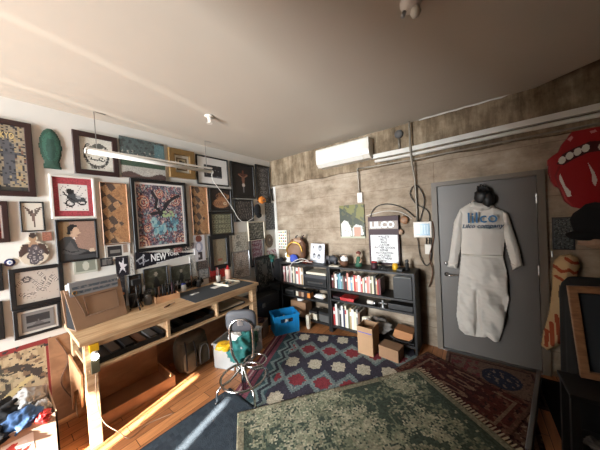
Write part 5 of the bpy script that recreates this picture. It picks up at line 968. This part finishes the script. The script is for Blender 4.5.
rotbox('cardboard_box', 'small closed cardboard box right of the tall kraft box', 2.22, -.60, -.12, .24, .18, .145, 'cardboard', flaps=('top',))
r = thing('milk_crate', 'bright blue plastic crate on the floor by the bookcase', 'crate', (.74, -.92, 0), (0, 0, math.radians(58))); cw, cd, ch = .40, .30, .29
B().box(0, cw, 0, cd, 0, .01).box(0, cw, 0, .012, .01, .18).box(0, cw, cd-.012, cd, .01, ch).box(0, .012, .012, cd-.012, .01, ch).box(cw-.012, cw, .012, cd-.012, .01, .18).box(0, .1, 0, .012, .18, ch).box(cw-.1, cw, 0, .012, .18, ch).box(.1, cw-.1, 0, .012, .24, ch).box(cw-.012, cw, .012, .09, .18, ch).box(cw-.012, cw, cd-.09, cd-.012, .18, ch).box(cw-.012, cw, .09, cd-.09, .25, ch).build('crate', M['blue_plastic'], r)
B().box(-.01, cw+.01, -.01, 0, ch-.03, ch+.004).box(-.01, cw+.01, cd, cd+.01, ch-.03, ch+.004).box(-.01, 0, 0, cd, ch-.03, ch+.004).box(cw, cw+.01, 0, cd, ch-.03, ch+.004).build('rim', M['blue_plastic'], r)
for k in range(3): B().box(.06+.13*k, .08+.13*k, -.008, 0, .01, .20).build('rib', M['blue_plastic'], r)
for k, (mt, s_) in enumerate((('shade_blue', .12), ('white', .08), ('maroon', .07))): B().blob((.12+.09*k, .15, .16), (s_*.7, .10, .06), .2, seed=k).build('contents', M[mt], r, True)
r = rotbox('cardboard_box', 'cardboard box in the bookcase behind the blue crate with a white roll on it', .60, -.345, 0, .32, .18, .25, 'cardboard', flaps=('top',), z=.1105)
r = thing('tape_roll', 'white tape roll lying on the cardboard box behind the crate', 'tape roll', (.76, -.26, .367)); B().lathe([(.03, 0), (.062, 0), (.062, .035), (.03, .035), (.03, 0)]).build('tape', M['white'], r, True); B().lathe([(.024, 0.002), (.029, 0.002), (.029, .034), (.024, .034), (.024, .002)]).build('core', M['kraft'], r, True)
gbox('wooden_block', 'pale upright wooden block right of the cardboard box with the roll', 'block', 1.00, 1.06, -.46, -.41, 0, .22, 'pale')
rotbox('cardboard_box', 'brown cardboard box left of the blue crate', .42, -1.14, .35, .22, .20, .24, 'cardboard', flaps=('F',))
cloth_heap('crumpled_garment', 'dark red cloth dropped into the brown box left of the crate', 'maroon', (.50, -1.0, .23), (.09, .08, .04), 31)
cloth_heap('crumpled_garment', 'tan cloth on the floor between black chest and blue crate', 'tan_leather', (.53, -.60, .07), (.10, .08, .07), 33)
# corner: leaning frame, trunk, dark coat
def p_lean(c): c.a[:] = (54, 56, 54); c.speck(3, 4, .2, (76, 78, 74)); c.speck(6, 9, .7, (110, 104, 96)); c.ell(.5, .6, .2, .2, (92, 88, 82))
ly0, ly1 = at(256, 264, 0, .1).y, at(274, 264, 0, .1).y; LW = ly1-ly0
r = thing('leaning_picture', 'large black framed picture leaning on the wall beyond the workbench end', 'framed picture', (.105, ly0, .52), (math.radians(-7), 0, PI/2)); frame_mesh(LW, .62, .05, .03).build('frame', M['black_wood'], r); c = Cv(LW-.1, .52, (0, 0, 0), res=.01); p_lean(c); slab('print', c, GLOSSY, r, .01, loc=(.05, 0, .05))
r = thing('travel_chest', 'black trunk under the leaning picture in the corner', 'chest', (.03, -1.13, 0)); B().box(0, .36, 0, .72, 0, .38, .01).build('body', M['black'], r); B().box(-.004, .364, -.004, .724, .382, .515, .012).build('lid', M['black_wood'], r); B().box(.362, .372, .3, .36, .35, .42).build('latch', M['lead'], r)
r = thing('dark_jacket', 'black jacket heaped on the left end of the bookcase by the corner', 'jacket', (.26, -.18, .86)); 
b_ = B(); b_.blob((0, 0, -.02), (.13, .13, .24), .16, 22, 5); b_.build('body', M['black_fabric'], r, True); B().tube(smoothpath([(.08, -.05, .12), (.14, -.1, -.02), (.13, -.12, -.2)]), [.05]*12+[.045], 10).build('sleeve', M['black_fabric'], r, True)
gbox('black_case', 'tall black speaker-like case standing in the corner under the jacket', 'case', .06, .37, -.36, -.05, 0, .62, 'black')
r = thing('potted_plant', 'small teal green plant sprig above the jacket in the corner', 'plant', (.16, -.30, 1.06)); 
for k in range(9): a = k*.7; B().blob((.04*math.cos(a), .04*math.sin(a), .03+.012*(k % 4)), (.022, .010, .030), .05).build('leaf', M['green'], r, True)
B().lathe([(.001, -.05), (.03, -.05), (.036, .0), (.001, .0)]).build('pot', M['teal'], r, True)
# tools and dark things at the back of the bench
r = thing('tool_rack', 'black rack of small hand tools on the wall above the workbench', 'tool rack', (0, -2.46, .935), (0, 0, PI/2)); B().box(0, .84, -.03, 0, 0, .05, .004).build('rail', M['black_wood'], r)
rd = random.Random(8)
for k in range(17):
    x_ = .03+k*.048; h_ = rd.uniform(.08, .16); B().tube([(x_, -.04, -.005-.01*(k % 3)), (x_, -.042, .06), (x_+.004, -.042, h_)], [.006, .009, .012], 8).build('tool_handle', M[['black', 'brown', 'dark_gray', 'black', 'maroon', 'steel', 'black_wood', 'olive'][k*5 % 8]], r, True)
hang('L', (127, 276), (142, 301), 'black', dark_fig(51, (54, 44, 40), (120, 84, 54)), 'black framed dark poster behind the canister with orange lid', fw_=.02)
hang('L', (92, 266) if False else (118, 275.5), (126, 300), None, dark_fig(52, (46, 42, 44), (84, 80, 80)), 'unframed charcoal card right behind the tote bag', t=.008)
jar(0, 0, BT, .04, .16, 'dark_gray', 'black', 'tall dark grey can between tripod and bin', loc=(.10, -2.74))
# ================================================================== right foreground
r = thing('white_board', 'narrow white edged board lying on its side along the right of the rugs', 'board', (3.46, -1.30, 0), (0, 0, math.atan2(1.12, .24)-.0)); B().box(0, 1.15, -.012, .012, .02, .11, .003).build('board', M['lead'], r); B().box(0, 1.15, -.015, .015, .11, .12, .003).build('edge_strip', M['steel'], r); B().box(0, 1.15, -.015, .015, 0, .02).build('base_strip', M['lead'], r)
r = thing('covered_rack', 'tall rack under a black cloth cover at the right edge', 'rack', (3.76, -.90, .006), (0, 0, -.10)); bw, bd, bh = .75, .62, 1.13
b_ = B(); bm_ = b_.bm; n_ = 96; rings = []
for j in range(22):
    z = bh*j/21; rr = []
    for k in range(n_):
        a = 2*PI*k/n_; ca, sa = math.cos(a), math.sin(a); m_ = (abs(ca)**6+abs(sa)**6)**(1/6); fold = 1+.03*math.sin(a*11+1.3)*(1-z/bh)+.02*math.sin(a*5); top = 1-.12*max(0, (z/bh-.9)/.1)**2
        rr.append(bm_.verts.new((bw/2+bw/2*ca/m_*fold*top, bd/2+bd/2*sa/m_*fold*top, z)))
    rings.append(rr)
for A_, C_ in zip(rings, rings[1:]):
    for k in range(n_): bm_.faces.new((A_[k], A_[(k+1) % n_], C_[(k+1) % n_], C_[k]))
bm_.faces.new(rings[0][::-1]); bm_.faces.new(rings[-1]); b_.build('cloth_cover', M['black_fabric'], r, True)
q = at(577, 287, 1, -1.10), at(590, 378, 1, -1.10)
r = thing('wooden_framed_board', 'blackboard in a light wooden frame leaning on the covered rack', 'blackboard', (q[0].x, -1.10, q[1].z), (math.radians(-3), math.radians(-4), 0)); fh = q[0].z-q[1].z; frame_mesh(.62, fh, .045, .03).build('frame', M['oak'], r); c = Cv(.53, fh-.09, (36, 46, 56), nx=16); slab('panel', c, PAPER, r, .01, loc=(.045, 0, .045))
r = thing('side_table', 'black side table in front of the covered rack holding the framed board', 'table', (3.66, -1.28, 0), (0, 0, 0)); B().box(0, .66, -.02, .26, q[1].z-.06, q[1].z-.035, .004).build('table_top', M['black_wood'], r)
for x_, y_ in ((.01, .01), (.61, .01), (.01, .21), (.61, .21)): B().box(x_, x_+.04, y_, y_+.04, 0, q[1].z-.06).build('leg', M['black_wood'], r)
B().box(.05, .61, .02, .24, .2, .22).build('shelf', M['black_wood'], r)
cloth_heap('crumpled_cloth', 'small white cloth on the lower shelf of the black side table', 'lead', (3.78, -1.2, .25), (.05, .05, .03), 41)
rug('rubber_mat', 'added black sheet darkening the floor under the covered rack', 'mat', (3.69, -1.6), 0, .95, 1.50, lambda c: (c.rect(0, 1, 0, 1, (20, 19, 19)), c.grain(.1)), 0.0, res=.05, t=.0055)  # black sheet added so the floor beside the rack stays dark
PAIRS = {'title_band': 'cover', 'hair': 'head', 'bracket': 'backrest', 'bulb': 'socket', 'pocket_seam': 'front_panel', 'ring': 'strap', 'latch': 'lid', 'door_handle': 'door_leaf', 'deadbolt': 'door_leaf', 'hinge': 'door_leaf', 'paper_slot': 'body', 'blue_stripe': 'body', 'printed_mark': 'carton', 'zip': 'pocket', 'display': 'front_panel', 'switch': 'outlet_box', 'fringe': 'pile', 'waist_seam': 'body', 'rib': 'crate', 'centre': 'petal', 'deflector': 'body'}
def base(n): return n.rsplit('.', 1)[0] if n[-3:].isdigit() else n
for o in list(bpy.data.objects):
    if o.parent is not None and base(o.name) in PAIRS:
        t_ = [q_ for q_ in o.parent.children if base(q_.name) == PAIRS[base(o.name)]]
        if t_ and t_[-1] is not o and tuple(t_[-1].rotation_euler) == (0, 0, 0): under(o, t_[-1])
for o in bpy.data.objects:
    if o.get('category') and o.get('kind') == 'structure': del o['category']
